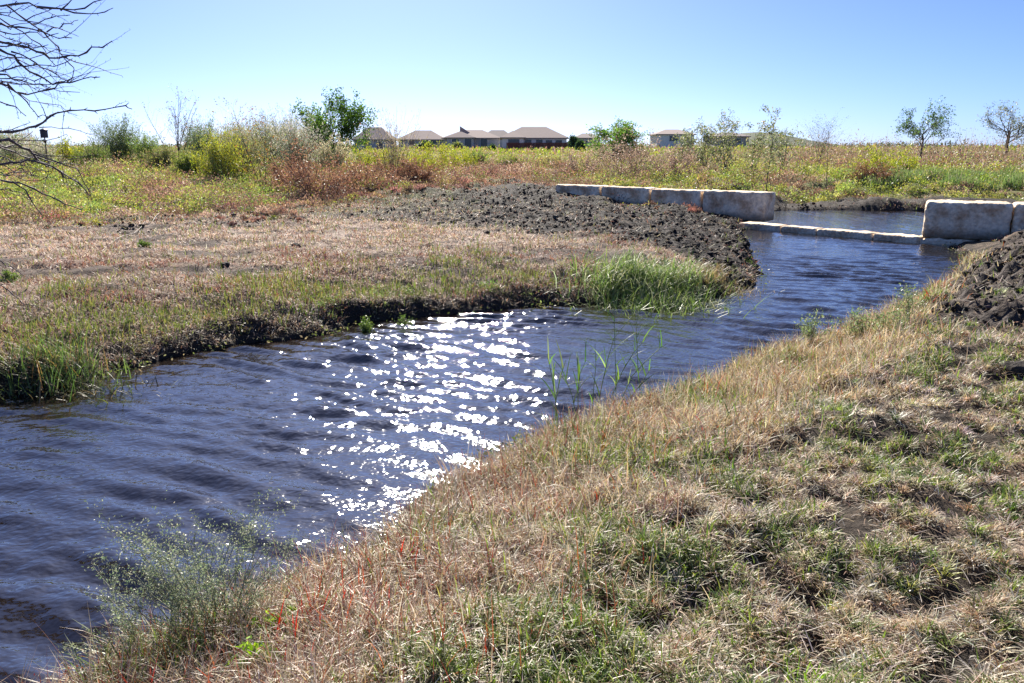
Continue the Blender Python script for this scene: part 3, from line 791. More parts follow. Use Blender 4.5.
def mound(name, label, px, D, h, w, cols, p, n=2600, ls=.09, cat='bush', group=None, up=.8, aspect=.35):
    """dense rounded bush: crossing twigs inside, leaf clumps outside with an uneven outline"""
    root = put(name, label, cat, px, D, 0, group)
    pl = Plant()
    w *= 1.25; n = int(n*1.7)
    for i in range(40):
        a = rng.uniform(0, 2*PI); el = math.asin(rng.uniform(.05, 1))
        d = np.array([math.cos(a)*math.cos(el)*w*.5, math.sin(a)*math.cos(el)*w*.5, math.sin(el)*h])
        L = np.linalg.norm(d)*rng.uniform(.65, 1.08)
        grow(pl, (rng.normal(0, w*.07), rng.normal(0, w*.07), 0), d/np.linalg.norm(d), L, .012, 0, 1, .12, .02, 2, .6, 5, .32, 0)
    st = Soup(); add_tubes(st, pl.segs, (1,1,1), 3); st.build('stems', M_stem, root)
    nd = np.array(pl.nodes)[:, :3]
    i = rng.integers(0, len(nd), n)
    P = nd[i]+rng.normal(0, h*.06, (n, 3)); P[:, 2] = np.abs(P[:, 2])
    # clump colour varies from branch to branch
    Cc = pick(n, cols, p, .12)*(1+.25*np.sin(i*.37))[:, None]
    fo = Soup(); add_leaves(fo, P, rng.uniform(.6, 1.5, n)*ls, Cc, aspect, up); fo.build('foliage', M_leaf, root)
    return root
def sapling(name, label, px, D, h, w, cols, p, nst=1, ls=.1, nleaf=3, dens=.6, cat='sapling', group=None, r=.02, clear=.3, kids=2):
    root = put(name, label, cat, px, D, 0, group)
    pl = Plant()
    for i in range(nst):
        d = norm(np.array([rng.normal(0, .22 if nst > 1 else .03), rng.normal(0, .2 if nst > 1 else .03), 1.]))
        pt = np.array([rng.normal(0, .05)*(nst > 1), rng.normal(0, .05)*(nst > 1), 0.]); rr_ = r; hh = h*rng.uniform(.75, 1) if nst > 1 else h
        for k in range(8):
            d = norm(d+rng.normal(0, .05, 3)+np.array([0, 0, .03])); q = pt+d*hh/8
            pl.segs.append((*pt, *q, rr_, rr_*.86)); pt = q; rr_ *= .86
            if (k+1)/8 > clear:
                for _ in range(kids):
                    a = rng.uniform(0, 2*PI); el = rng.uniform(.5, 1.1)
                    dd = np.array([math.cos(a)*math.cos(el), math.sin(a)*math.cos(el), math.sin(el)])
                    grow(pl, pt, dd, w*.5*rng.uniform(.6, 1.2)*(1.25-.6*k/8), rr_*.5, 0, 1, .12, .06, 1, .6, 4, .5, 0)
    st = Soup(); add_tubes(st, pl.segs, (1,1,1), 4); st.build('stem', M_bark, root, smooth=True)
    nd = np.array(pl.nodes)[:, :3]; nd = nd[rng.random(len(nd)) < dens]
    if len(nd):
        P = np.repeat(nd, nleaf, 0)+rng.normal(0, ls*.5, (len(nd)*nleaf, 3))
        fo = Soup(); add_leaves(fo, P, rng.uniform(.6, 1.3, len(P))*ls, pick(len(P), cols, p, .2), .4, .2); fo.build('foliage', M_leaf, root)
    return root

DG = [(.055,.12,.025),(.09,.18,.035),(.15,.26,.05)]
def px2h(D, dy): return dy/F*D
SIL = [(.30,.33,.20),(.20,.26,.13),(.42,.42,.30)]
BR = [(.30,.17,.11),(.22,.12,.085),(.40,.27,.18)]
YG = [(.34,.37,.06),(.42,.42,.08),(.22,.30,.05)]
leafy_tree('green_tree', 'dense dark green tree standing above the left scrub', 344, 50, px2h(50, 74), px2h(50, 68), [(.08,.15,.03),(.13,.23,.045),(.20,.31,.07)], [3,3,1.6], 8, .18, clear=.02, limbs=5, dens=.7)
leafy_tree('green_tree', 'bright green bushy tree between the brown-roofed house and the two-storey house', 612, 62, px2h(62, 42), px2h(62, 52), [(.14,.26,.05),(.24,.36,.09)], [1,1], 7, .17, clear=.05, limbs=5, dens=.6)
leafy_tree('thin_tree', 'half bare tree with green leaves along its trunk, on the right skyline', 902, 64, px2h(64, 60), px2h(64, 44), [(.10,.17,.06),(.16,.24,.08)], [1,1], 5, .18, clear=.33, dens=.6, trunk_r=.14, limbs=4)
leafy_tree('thin_tree', 'almost bare spreading tree at the right end of the skyline', 983, 66, px2h(66, 57), px2h(66, 62), [(.17,.20,.09),(.25,.25,.14)], [1,1], 3, .15, clear=.33, dens=.6, trunk_r=.14, limbs=5)
broom('broom_shrub', 'dark green feathery shrub fanning out left of the bare stemmed shrub', 137, 52, px2h(52, 46), px2h(52, 44), [(.12,.17,.07),(.20,.25,.11),(.30,.33,.18)], [3,2,1], 110, 22, .13, .45)
broom('broom_shrub', 'small bright green feathery shrub leaning on the dark broom', 163, 50, px2h(50, 30), px2h(50, 26), [(.17,.26,.07),(.26,.33,.10)], [1,1], 60, 16, .12, .4)
sapling('bare_shrub', 'bare twiggy shrub with reddish leaves at its foot', 193, 46, px2h(46, 70), px2h(46, 34), [(.28,.14,.08),(.22,.18,.08)], [1,1], 7, .1, 2, .18, 'shrub', r=.03)
broom('broom_shrub', 'grey-green feathery shrub right of the bare twiggy one', 216, 49, px2h(49, 46), px2h(49, 26), SIL+[(.12,.2,.07)], [1,2,1,3], 60, 18, .12, .35)
for i, (px, D, dy, dw, lb) in enumerate([(238, 52, 38, 40, 'silvery seeding shrub left of the orange-leaved sapling'), (262, 55, 44, 40, 'silvery seeding shrub behind the orange-leaved sapling'),
        (295, 54, 46, 44, 'widest silvery seeding shrub, midway to the dark green tree'), (318, 52, 46, 36, 'silvery seeding shrub against the dark green tree'),
        (30, 48, 40, 60, 'pale seeding shrub behind the bare overhanging branches')]):
    broom('seeding_shrub', lb, px, D, px2h(D, dy), px2h(D, dw), SIL, [2,2,1], 80, 18, .12, .5, group='silvery seeding shrubs along the skyline', tipcols=[(.55,.52,.42),(.48,.44,.32)])
broom('seeding_shrub', 'cream plumed shrub in front of the dark green tree', 340, 44, px2h(44, 34), px2h(44, 44), [(.42,.38,.22),(.30,.30,.14)], [1,1], 80, 16, .11, .55, tipcols=[(.62,.55,.38)])
sapling('orange_leaf_sapling', 'slender sapling with sparse orange leaves by the edge of the dry strip', 274, 29, px2h(29, 92), px2h(29, 40), [(.34,.22,.07),(.30,.30,.08),(.36,.16,.07)], [2,2,1], 3, .075, 3, .5, r=.016, clear=.12)
for px, D, dy, dw, cc_, tp, lb in [
  (232, 34, 44, 40, YG[:2]+[(.24,.26,.09)], None, 'yellow-green stalky weed bush standing in front of the grey-green feathery shrub'),
  (252, 37, 46, 34, [(.20,.24,.09),(.30,.30,.14),(.36,.30,.18)], None, 'olive stalky bush just left of the orange-leaved sapling'),
  (306, 40, 56, 50, SIL, [(.52,.50,.42)], 'tall silvery feathery bush rising over the red-brown thicket'),
  (178, 42, 24, 46, [(.26,.30,.10),(.18,.22,.08),(.32,.26,.14)], None, 'low olive bush at the foot of the bare twiggy shrub'),
  (112, 47, 24, 40, [(.22,.28,.08),(.14,.18,.06)], None, 'low olive bush left of the dark green feathery shrub'),
  (285, 46, 50, 40, [(.16,.20,.08),(.26,.28,.14),(.34,.32,.22)], None, 'dark olive feathery bush behind the orange-leaved sapling'),
  (205, 36, 22, 40, [(.30,.34,.09),(.22,.27,.08)], None, 'low yellow-green weed bush left of the taller stalky one'),
  (62, 44, 24, 46, [(.30,.32,.16),(.20,.24,.10)], [(.5,.47,.36)], 'pale olive bush under the overhanging bare branches'),
  (508, 48, 15, 40, [(.34,.36,.10),(.24,.28,.09)], None, 'low yellow-green bush in front of the brown-roofed house'),
  (552, 46, 14, 50, [(.36,.34,.13),(.28,.26,.11)], None, 'low straw-green bush in front of the red fence'),
  (478, 50, 15, 34, [(.24,.30,.10),(.16,.22,.07)], None, 'low green bush in front of the dormer house')]:
    broom('scrub_bush', lb, px, D, px2h(D, dy), px2h(D, dw), cc_, [1]*len(cc_), 80, 18, .11, .5, 'bush', group='scrub bushes beyond the dry strip', tipcols=tp)
leafy_tree('small_tree', 'small green tree peeping above the pale shrub at the left edge', 25, 60, px2h(60, 36), px2h(60, 34), DG, [2,3,2], 4, .17, clear=.3)
mound('yellow_bush', 'rounded yellow bush right of the post with the dark box', 90, 50, px2h(50, 22), px2h(50, 30), YG, [2,3,1], 1800, .13)
for i, (px, D, dy, dw, lb) in enumerate([(325, 27, 42, 66, 'tall red-brown dead weed thicket at the edge of the dry strip'), (300, 29, 28, 50, 'red-brown dead weeds beside the orange-leaved sapling'),
        (372, 30, 26, 60, 'red-brown dead weeds below the tall feathery stalks'), (420, 34, 16, 50, 'low dead weeds below the yellow bushes'),
        (625, 36, 38, 82, 'tall grey-brown dead weed mound behind the left wall'), (580, 40, 18, 60, 'low brown weed mound left of the tallest grey-brown one'),
        (668, 37, 24, 56, 'brown weed mound right of the tallest grey-brown one')]):
    cc_ = BR if i < 4 else [(.34,.24,.18),(.44,.34,.27),(.26,.18,.13)]
    mound('dead_weed', lb, px, D, px2h(D, dy), px2h(D, dw), cc_, [2,2,1], 3600, .075, 'dead weeds', 'brown dead weed mounds behind the dry strip')
broom('feather_grass', 'tall feathery stalks rising against the grey roofed house', 400, 36, px2h(36, 66), px2h(36, 40), [(.30,.26,.16),(.38,.33,.20)], [1,1], 34, 9, .1, .22, 'tall grass', up=3, tipcols=[(.42,.36,.26)])
for i, (px, D, dy, dw, lb) in enumerate([(380, 42, 24, 44, 'yellow-green weed bush under the dark green tree'), (428, 40, 27, 62, 'wide yellow-green weed bush in front of the low hip roof'),
        (455, 44, 20, 36, 'small yellow-green weed bush in front of the house with a dormer'),(868, 40, 22, 44, 'bright yellow-green round bush beyond the pool'), (885, 38, 16, 24, 'small bright green bush touching the bright yellow-green round one')]):
    mound('yellow_bush', lb, px, D, px2h(D, dy), px2h(D, dw), YG, [3,3,1], 3000, .085, group='yellow-green weed bushes', up=1.4)
mound('dead_weed', 'dark brown dead weed mound in front of the round yellow-green bush', 858, 33.5, px2h(34, 15), px2h(34, 34), [(.20,.11,.07),(.30,.17,.10)], [1,1], 2200, .075, 'dead weeds')
mound('dead_weed', 'brown dead weed heap among the green weeds at the right', 925, 40, px2h(40, 16), px2h(40, 34), [(.22,.14,.07),(.32,.22,.10)], [1,1], 2000, .08, 'dead weeds')
W_ = [(.26,.28,.14),(.36,.35,.22),(.18,.22,.09)]
for i, (px, D, dy, dw, n_, lb) in enumerate([(757, 29, 80, 30, 1, 'single tall willow sapling on a bare stem behind the left wall end'), (742, 38, 54, 26, 2, 'willow sapling left of the single bare-stemmed one'),
        (718, 38, 52, 30, 3, 'bushy willow sapling in the middle of the sapling row'), (697, 40, 42, 28, 3, 'willow sapling beside the two-storey house'), (772, 40, 46, 26, 2, 'willow sapling right of the single bare-stemmed one'),
        (678, 42, 34, 24, 3, 'lowest willow sapling at the left end of the row')]):
    sapling('willow_sapling', lb, px, D, px2h(D, dy), px2h(D, dw)*1.1, W_, [2,2,2], n_, .11, 4, .75, group='willow saplings in a row behind the left wall', r=.022, clear=.35 if n_ == 1 else .12)
sapling('bare_sapling', 'thin bare sapling standing alone beyond the pool', 815, 31, px2h(31, 62), px2h(31, 18), W_, [1,1,1], 1, .07, 2, .25, r=.016, clear=.5)
sapling('bare_shrub', 'bare wispy shrub on the skyline right of the willow saplings', 806, 56, px2h(56, 34), px2h(56, 44), W_, [1,1,1], 6, .09, 2, .25, 'shrub', r=.016, clear=.2)
# skyline brush
S = Soup()
N = 150000
D = 56+rng.random(N)**1.0*22; px = np.where(rng.random(N) < .5, rng.uniform(-120, 350, N), rng.uniform(-120, 1150, N)); x = (px-512)/F*D*1.02
nn = fbm(x*.25, D*.25, 141, 3); azr = ss(640, 820, px)
hh = (.22+1.35*azr+1.0*ss(400, 340, px)+1.5*ss(190, 220, px)*ss(350, 320, px)+1.1*ss(80, 40, px)+.9*nn*(.3+.7*azr)+.25*fbm(x*1.1, D*1.1, 143, 2))*(.75+.75*np.clip(fbm(x*.55, D*.3, 145, 2), -.6, .8)); k = hh > .15; x, D_, hh, azr = x[k], D[k], hh[k], azr[k]; N = len(x)
P = onto(x, D_, 0); P[:, 2] += rng.random(N)**.8*hh
isb = rng.random(N) < .35+.62*azr
Cc = np.where(isb[:, None], pick(N, [(.34,.24,.18),(.26,.18,.13),(.42,.33,.25),(.18,.15,.09)], [2,2,1,1]), pick(N, [(.24,.29,.10),(.13,.18,.06),(.36,.36,.22)], [1,1.4,.7]))
add_leaves(S, P, rng.uniform(.1, .22, N), Cc, .3, 1.4)
k = rng.random(N) < .05
add_blades(S, onto(x[k], D_[k], 0), hh[k]*rng.uniform(.9, 1.4, k.sum()), .03, rng.uniform(0, .3, k.sum()), rng.uniform(0, .4, k.sum()), Cc[k], 3)
o = S.build('undergrowth', M_leaf); tag(o, 'grey-brown brush massed along the skyline ridge', 'brush', kind='stuff')
# distant tree line
S = Soup(); N = 30000
D = rng.uniform(330, 420, N); px = rng.uniform(-200, 1250, N); x = (px-512)/F*D
hh = 1.6+2.2*fbm(x*.02, D*.01, 151, 4); P = onto(x, D, 0); P[:, 2] += rng.random(N)*np.clip(hh, .5, 8)
add_leaves(S, P, rng.uniform(.7, 1.5, N), pick(N, [(.07,.10,.045),(.10,.12,.06),(.16,.15,.09)], [2,2,1]), .6)
o = S.build('far_woods', M_leaf); tag(o, 'low dark line of far-off woods along the horizon', 'woods', kind='stuff')

# ------------------------------------------------------------------ houses
M_roof = plain('roof_shingle', (.32,.26,.235), 1.0, .2, 2); M_roofd = plain('dark_roof_shingle', (.24,.205,.195), 1.0, .2, 2)
M_wallw = plain('pale_wall', (.74,.73,.72), .9); M_wallg = plain('grey_wall', (.50,.48,.48), .9); M_wallt = plain('tan_wall', (.42,.37,.32), .8)
M_win = plain('window_glass', (.05,.06,.08), .15, .1); M_fence = plain('red_fence_wood', (.16,.045,.035), .8, .25, 6)
M_trimm = plain('eave_trim', (.75,.73,.70), .8)
def hip(S, x0, x1, y0, y1, z, h, ov=.5, ridge=.5):
    x0 -= ov; x1 += ov; y0 -= ov; y1 += ov
    inset = min((x1-x0), (y1-y0))*ridge
    ym = (y0+y1)/2
    V = [(x0,y0,z),(x1,y0,z),(x1,y1,z),(x0,y1,z),(x0+inset,ym,z+h),(x1-inset,ym,z+h),
         (x0,y0,z-.22),(x1,y0,z-.22),(x1,y1,z-.22),(x0,y1,z-.22)]
    S.add(V, [(0,4,3),(1,2,5)], [(0,1,5,4),(2,3,4,5),(0,6,7,1),(1,7,8,2),(2,8,9,3),(3,9,6,0),(9,8,7,6)])
def house(label, pxa, pxb, y_eave, y_ridge, D, dep, mw, mr, wins, wing=None, gz=None, dormer=None, cat='house', ridge=.34):
    x0, x1 = XD(pxa, D), XD(pxb, D)
    ze = CZ + (150-y_eave)/F*D; zr = CZ + (150-y_ridge)/F*D
    cx = (x0+x1)/2; g = float(H(np.array([cx]), np.array([float(D)]))[0])-.4
    root = tag(empty('house', (cx, D, g)), label, cat, 'houses beyond the meadow')
    hw = (x1-x0)/2
    a = Soup(); add_box(a, (0, dep/2, (ze-g)/2), (2*hw, dep, ze-g)); a.build('wall', mw, root)
    r_ = Soup(); hip(r_, -hw, hw, 0, dep, ze-g, zr-ze, ridge=ridge); ro = r_.build('roof', mr, root)
    if wing:
        wx0, wx1, f, hk = wing
        a = Soup(); add_box(a, ((wx0+wx1)/2*hw, -f/2, (ze-g)/2-.02), ((wx1-wx0)*hw, f, ze-g-.04)); a.build('wing_wall', mw, root)
        r_ = Soup(); hip(r_, wx0*hw, wx1*hw, -f, f, ze-g+.03, (zr-ze)*hk); r_.build('wing_roof', mr, root)
    if dormer:
        dx, dw_, dz, dh = dormer
        d_ = Soup()
        x_0, x_1 = dx*hw, dx*hw+dw_; y_0, y_1 = dep*.3, dep*.55; z0 = ze-g+(zr-ze)*dz; 
        V = [(x_0,y_0,z0),(x_1,y_0,z0),(x_1,y_1,z0),(x_0,y_1,z0),(x_0,y_0,z0+dh),(x_0,y_1,z0+dh),(x_1,y_0,z0+.3),(x_1,y_1,z0+.3)]
        d_.add(V, None, [(0,1,6,4),(2,3,5,7),(3,0,4,5),(4,6,7,5),(1,2,7,6),(0,3,2,1)]); d_.build('dormer', mr, root)
    for u_ in (-.35, .3):
        q_ = Soup(); add_box(q_, (u_*hw, dep*.62, (ze-g)+(zr-ze)*.78), (.35, .35, (zr-ze)*.35)); q_.build('vent', mr, ro)
    for (u, v, ww, hh_) in wins:
        wy = 0
        if wing and wing[0] <= u <= wing[1]: wy = -wing[2]
        f = Soup(); add_box(f, (u*hw, wy-.04, v*(ze-g)), (ww+.3, .1, hh_+.3)); fr = f.build('window', M_trimm, root)
        f = Soup(); add_box(f, (u*hw, wy-.10, v*(ze-g)), (ww, .05, hh_)); f.build('pane', M_win, fr)
    return root
house('low grey hip-roofed house just right of the dark green tree', 362, 396, 140, 128, 170, 9, M_wallg, M_roof, [(-.3,.6,1.2,1.3),(.4,.6,1.2,1.3)])
house('hip-roofed house with a broad low roof left of the dormer house', 404, 447, 140, 131, 205, 12, M_wallg, M_roof, [(.35,.65,4,1.6),(-.4,.65,1.4,1.4)])
house('grey house with a raised dormer on its roof', 447, 500, 138.5, 130.5, 195, 13, M_wallg, M_roof, [(-.55,.6,1.6,1.8),(-.1,.6,1.6,1.8),(.45,.6,1.6,1.8)], wing=(-.85,.1,3,.7), dormer=(-.45, 3.6, .1, 2.6))
house('grey-roofed house whose ridge shows between the dormer house and the brown-roofed one', 484, 512, 138, 130.8, 235, 12, M_wallg, M_roofd, [(0,.65,1.4,1.4)], ridge=.3)
house('large brown-roofed house behind the red fence', 503, 564, 138.5, 127.5, 180, 13, M_wallw, M_roof, [(-.65,.62,2.4,1.6),(-.2,.62,1.4,1.5),(.15,.62,1.4,1.5),(.45,.62,1.4,1.3),(.75,.62,1.4,1.3)], wing=(-1.0,-.35,4,.6))
house('small dark-roofed house past the dark conifer', 573, 596, 138.5, 134, 230, 11, M_wallg, M_roofd, [(-.3,.65,1.4,1.4),(.4,.65,1.4,1.4)])
house('two-storey pale house with one square window showing', 650, 685, 135, 130.2, 210, 11, M_wallw, M_roof, [(-.1,.76,2.2,1.3),(.55,.3,1.4,1.4)])
house('dark-roofed house mostly hidden by the willow saplings', 705, 737, 137, 133, 240, 12, M_wallt, M_roofd, [(-.4,.7,1.4,1.4),(.4,.7,1.4,1.4)])
# red board fence
D = 170; xa, xb = XD(507, D), XD(572, D); g = float(H(np.array([(xa+xb)/2]), np.array([170.]))[0])-.2
fr = tag(empty('wooden_fence', ((xa+xb)/2, D, g)), 'dark red board fence in front of the brown-roofed house', 'fence')
nB = 90; wB = (xb-xa)/nB
bs = Soup()
for i in range(nB): add_box(bs, (xa+(i+.5)*wB-(xa+xb)/2, rng.normal(0, .01), .95), (wB*.93, .03, 1.9+rng.normal(0, .02)))
bs.build('board_panel', M_fence, fr)
for i in range(8):
    p_ = Soup(); add_box(p_, ((xb-xa)*(i/7-.5), .09, .97), (.12, .12, 1.98)); p_.build('post', M_fence, fr)
# small conifers by the houses
for px, D_, dy, dw, lb in [(571, 165, 14, 9, 'small dark rounded tree at the right end of the red fence'), (577, 158, 9, 8, 'lowest dark shrub right of the red fence end'), (493, 160, 8, 6, 'tiny dark tree left of the red fence'), (430, 150, 11, 16, 'green garden tree in front of the broad low roof'), (460, 150, 10, 10, 'pale green garden tree below the dormer')]:
    leafy_tree('garden_tree', lb, px, D_, px2h(D_, dy), px2h(D_, dw), [(.05,.09,.035),(.08,.13,.05)] if px != 460 else [(.22,.26,.12)], [1,1] if px != 460 else [1], 6, .5, clear=.13, group='small trees by the houses')
# dark box on a post at the left
M_dark = plain('dark_plastic', (.025,.022,.05), .5)
D_ = 40; x_ = XD(68, D_); g = float(H(np.array([x_]), np.array([float(D_)]))[0])
b_ = tag(empty('nest_box', (x_, D_, g)), 'small dark box with a domed lid on a thin post among the left shrubs', 'nest box')
q = Soup(); add_tubes(q, [(0,0,-.1, 0,0,1.75, .03,.03)], (1,1,1), 8); q.build('post', M_stem, b_)
zt = CZ+(150-131)/F*D_-g
q = Soup(); add_tubes(q, [(0,0,zt-.62, 0,0,zt-.48, .04,.10), (0,0,zt-.48,0,0,zt-.46,.10,.02)], (1,1,1), 12); q.build('baffle', M_dark, b_)
q = Soup(); add_box(q, (0,0,zt-.22), (.24,.24,.32)); q.build('box', M_dark, b_)
q = Soup(); add_tubes(q, [(0,0,zt-.06, 0,0,zt, .19,.17), (0,0,zt, 0,0,zt+.06, .17,.05), (0,0,zt+.06,0,0,zt+.07,.05,.001)], (1,1,1), 12); q.build('lid', M_dark, b_)

# ------------------------------------------------------------------ foreground bare tree, trunk outside the frame at the left
def poly_pts(pts, Y0, Y1):
    n = len(pts); return [AT(p[0], p[1], Y0+(Y1-Y0)*i/(n-1)) for i, p in enumerate(pts)]
TR = np.array([-7.4, 6.9, 0.])
TR[2] = float(H(np.array([TR[0]]), np.array([TR[1]]))[0])
bt = tag(empty('bare_tree', TR), 'bare thorny tree reaching knobbly branches in from the left edge', 'tree')
tr = Soup(); pt = np.zeros(3); segs = []; r = .13
fork = []
for i in range(7):
    q = pt+np.array([rng.normal(.04, .05), rng.normal(-.03, .05), .42]); segs.append((*pt, *q, r, r*.88)); pt = q; r *= .88; fork.append((pt.copy(), r))
BR_ = [  # pixel polylines of the limbs that enter the frame, depth range, start radius
 ([(-60,-5),(0,6),(28,4),(50,10),(85,8),(104,0),(128,-6)], 4.6, 4.9, .011),
 ([(35,6),(60,9),(88,14),(104,13),(113,8)], 4.8, 5.0, .008),
 ([(60,10),(75,-4)], 4.8, 4.9, .007),
 ([(-40,20),(0,24),(12,28),(28,28),(44,32),(58,38),(72,38)], 4.5, 4.8, .010),
 ([(5,4),(18,14),(32,24),(44,33),(54,42),(60,53),(70,63),(74,70),(71,82)], 4.6, 4.9, .008),
 ([(32,25),(44,19),(58,16),(70,15)], 4.7, 4.8, .006),
 ([(46,32),(60,27),(70,23),(78,20)], 4.7, 4.9, .006),
 ([(-50,38),(0,42),(22,46),(36,51),(50,57),(64,58),(78,54),(92,48),(103,47),(112,41)], 4.4, 4.9, .013),
 ([(-40,44),(0,50),(14,58),(24,68),(38,76),(52,84),(62,82),(74,82),(90,77),(100,77)], 4.3, 4.7, .011),
 ([(12,52),(28,58),(44,66),(54,73),(62,78),(70,83)], 4.4, 4.6, .007),
 ([(-40,66),(0,74),(12,79),(26,83),(40,84),(54,84)], 4.3, 4.6, .009),
 ([(-40,78),(0,83),(14,90),(28,96),(48,90),(60,84),(73,77)], 4.2, 4.6, .010),
 ([(8,84),(22,96),(30,106),(38,114),(48,117)], 4.3, 4.5, .006),
 ([(-60,136),(0,133),(24,130),(36,126),(46,117),(56,114),(70,112),(84,111),(104,109),(124,107),(132,109)], 4.1, 4.8, .012),
 ([(-60,134),(0,139),(16,144),(28,150),(36,158),(46,164),(60,170),(72,178),(82,186)], 4.0, 4.5, .014),
 ([(-60,168),(0,164),(20,162),(36,160),(52,166),(66,176),(80,184),(90,196)], 4.0, 4.5, .011),
 ([(-60,170),(0,180),(20,183),(34,188),(50,196),(66,204),(82,210)], 4.0, 4.4, .011),
 ([(14,182),(26,190),(32,202),(42,215)], 4.1, 4.2, .007),
 ([(30,152),(50,160),(66,164),(78,170),(84,182),(92,200)], 4.2, 4.4, .007),
 ([(-40,270),(0,285),(14,294),(22,304),(40,306)], 5.6, 5.8, .008),
 ([(-60,210),(0,262),(10,268),(24,276)], 5.4, 5.6, .008),
 ([(40,128),(60,128),(88,133),(100,134)], 4.4, 4.8, .004),
 ([(20,144),(44,146),(70,147)], 4.4, 4.8, .004),
 ([(-30,94),(0,100),(16,108),(26,116)], 4.3, 4.6, .007),
 ([(-30,12),(0,18),(22,32),(40,44),(48,58),(56,66)], 4.6, 4.9, .007),
]
for _k in range(24):       # further finer branches between the traced ones
    y0_ = rng.uniform(-10, 100) if _k < 14 else rng.uniform(140, 190); x1_ = rng.uniform(30, 85); sl = rng.uniform(-.1, .55)
    BR_.append(([(-50, y0_-12), (0, y0_)] + [(x1_*t_, y0_+x1_*sl*t_+rng.normal(0, 2.5)-6*t_*t_) for t_ in (.25, .5, .75, 1)], rng.uniform(4.2, 5.0), rng.uniform(4.3, 5.2), rng.uniform(.005, .008)))
Ls = []; Ts = []
for bi, (pp, Y0, Y1, r0) in enumerate(BR_):
    pts = poly_pts(pp, Y0, Y1); r0 *= .58
    # refine with slight knobbly wander
    fine = []
    for a, b in zip(pts[:-1], pts[1:]):
        n_ = max(2, int(np.linalg.norm(b-a)/.05))
        for j in range(n_): fine.append(a+(b-a)*j/n_+rng.normal(0, .0045, 3))
    fine.append(pts[-1])
    fine = [f-TR for f in fine]; n_ = len(fine)
    rad = [r0*(1-.66*i/n_)*(1+.4*(i % 3 == 0)) for i in range(n_)]
    for i in range(n_-1): Ls.append((*fine[i], *fine[i+1], rad[i], rad[i+1]))
    if pp[0][0] < -20:       # join the trunk
        f_, fr_ = fork[min(6, 2+bi % 5)]
        a = f_; b = fine[0]; m_ = (a+b)/2+np.array([0, 0, .25]); 
        cur = [(1-t)**2*a+2*t*(1-t)*m_+t*t*b for t in np.linspace(0, 1, 9)]
        for i in range(8): Ls.append((*cur[i], *cur[i+1], fr_*.55*(1-i/8)+r0*i/8, fr_*.55*(1-(i+1)/8)+r0*(i+1)/8))
    for i in range(3, n_-1):
        dirv = norm(fine[i+1]-fine[i-1])
        for _ in range(2):
            if rng.random() < .5:   # short spurs
                d_ = norm(dirv*.4+rng.normal(0, .7, 3)); l_ = rng.uniform(.010, .026)
                Ts.append((*fine[i], *(fine[i]+d_*l_), rad[i]*.6, .0015))
        if rng.random() < .20 and n_ > 10:
            p_ = fine[i]; d_ = norm(dirv*1.0+rng.normal(0, .6, 3)*np.array([1, .5, 1])); l_ = rng.uniform(.08, .38); rr_ = rad[i]*.55
            for k in range(5):
                d_ = norm(d_+rng.normal(0, .15, 3)); q = p_+d_*l_/5; Ts.append((*p_, *q, rr_, rr_*.8)); rr_ *= .8
                dd_ = norm(rng.normal(0, 1, 3)); Ts.append((*q, *(q+dd_*.012), rr_, .001)); p_ = q
# more crown outside the frame, on the other side of the trunk
pl = Plant()
for f_, fr_ in fork[2:]:
    for _ in range(2):
        a = rng.uniform(PI*.6, PI*1.6)
        grow(pl, f_, norm(np.array([math.cos(a), math.sin(a), .6])), rng.uniform(1.4, 2.2), fr_*.5, 0, 2, .15, .02, 2, .6, 5, .5, 9)
S = Soup(); add_tubes(S, segs, (1,1,1), 8); S.build('trunk', M_bark, bt, smooth=True)
S = Soup(); add_tubes(S, Ls, (1,1,1), 6); add_tubes(S, pl.segs, (1,1,1), 4); add_tubes(S, Ts, (1,1,1), 4); S.build('branches', M_twig, bt, smooth=True)

# ------------------------------------------------------------------ clumps by the water
def clump(name, label, px, py, z, n, rad, Lr, wr, lean, curl, cols, p, mat=M_shiny, cat='grass clump', rad_y=None, ribs=4, tipc=None, group=None):
    x, y = G(px, py, z); zz = float(H(np.array([x]), np.array([y]))[0]); zz = max(zz, -.12)
    root = tag(empty(name, (x, y, zz)), label, cat, group)
    ox = rng.normal(0, rad, n); oy = rng.normal(0, rad_y or rad, n)
    hz = H(x+ox, y+oy)-zz; hz = np.maximum(hz, -.1)
    P = np.stack([ox, oy, hz-.01], 1)
    S = Soup(); C_ = pick(n, cols, p, .15)
    add_blades(S, P, rng.uniform(*Lr, n), rng.uniform(*wr, n), rng.uniform(*lean, n), rng.uniform(*curl, n), C_, ribs, tipC=None if tipc is None else np.tile(np.array(tipc), (n, 1)))
    S.build('blades', mat, root)
    return root
clump('broad_grass_clump', 'big clump of arching bright green grass on the far bank point', 655, 280, .3, 3600, .42, (.32,.66), (.007,.016), (.0,.7), (.4,2.0), [(.18,.27,.07),(.26,.35,.11),(.46,.48,.28),(.12,.19,.05)], [3,3,2,2], rad_y=.45)
clump('broad_grass_clump', 'thin right part of the green clump, mixed with dry blades', 702, 278, .3, 420, .30, (.18,.38), (.008,.018), (.1,1.0), (.3,1.6), [(.20,.32,.07),(.42,.36,.16),(.30,.22,.11)], [2,2,1], rad_y=.3)
clump('sedge_tuft', 'brownish sedge tuft at the tip of the far bank point', 728, 281, .15, 900, .26, (.1,.28), (.005,.012), (.1,1.0), (.3,1.4), [(.30,.22,.11),(.22,.22,.08),(.40,.32,.17)], [2,1,1], rad_y=.3)
clump('reed_clump', 'upright green grass clump on the left bank below the branches', 62, 374, .1, 330, .19, (.15,.42), (.005,.011), (0,.5), (.1,1.3), [(.11,.18,.05),(.18,.26,.08),(.30,.20,.09),(.07,.10,.035)], [3,3,1,2], M_grass)
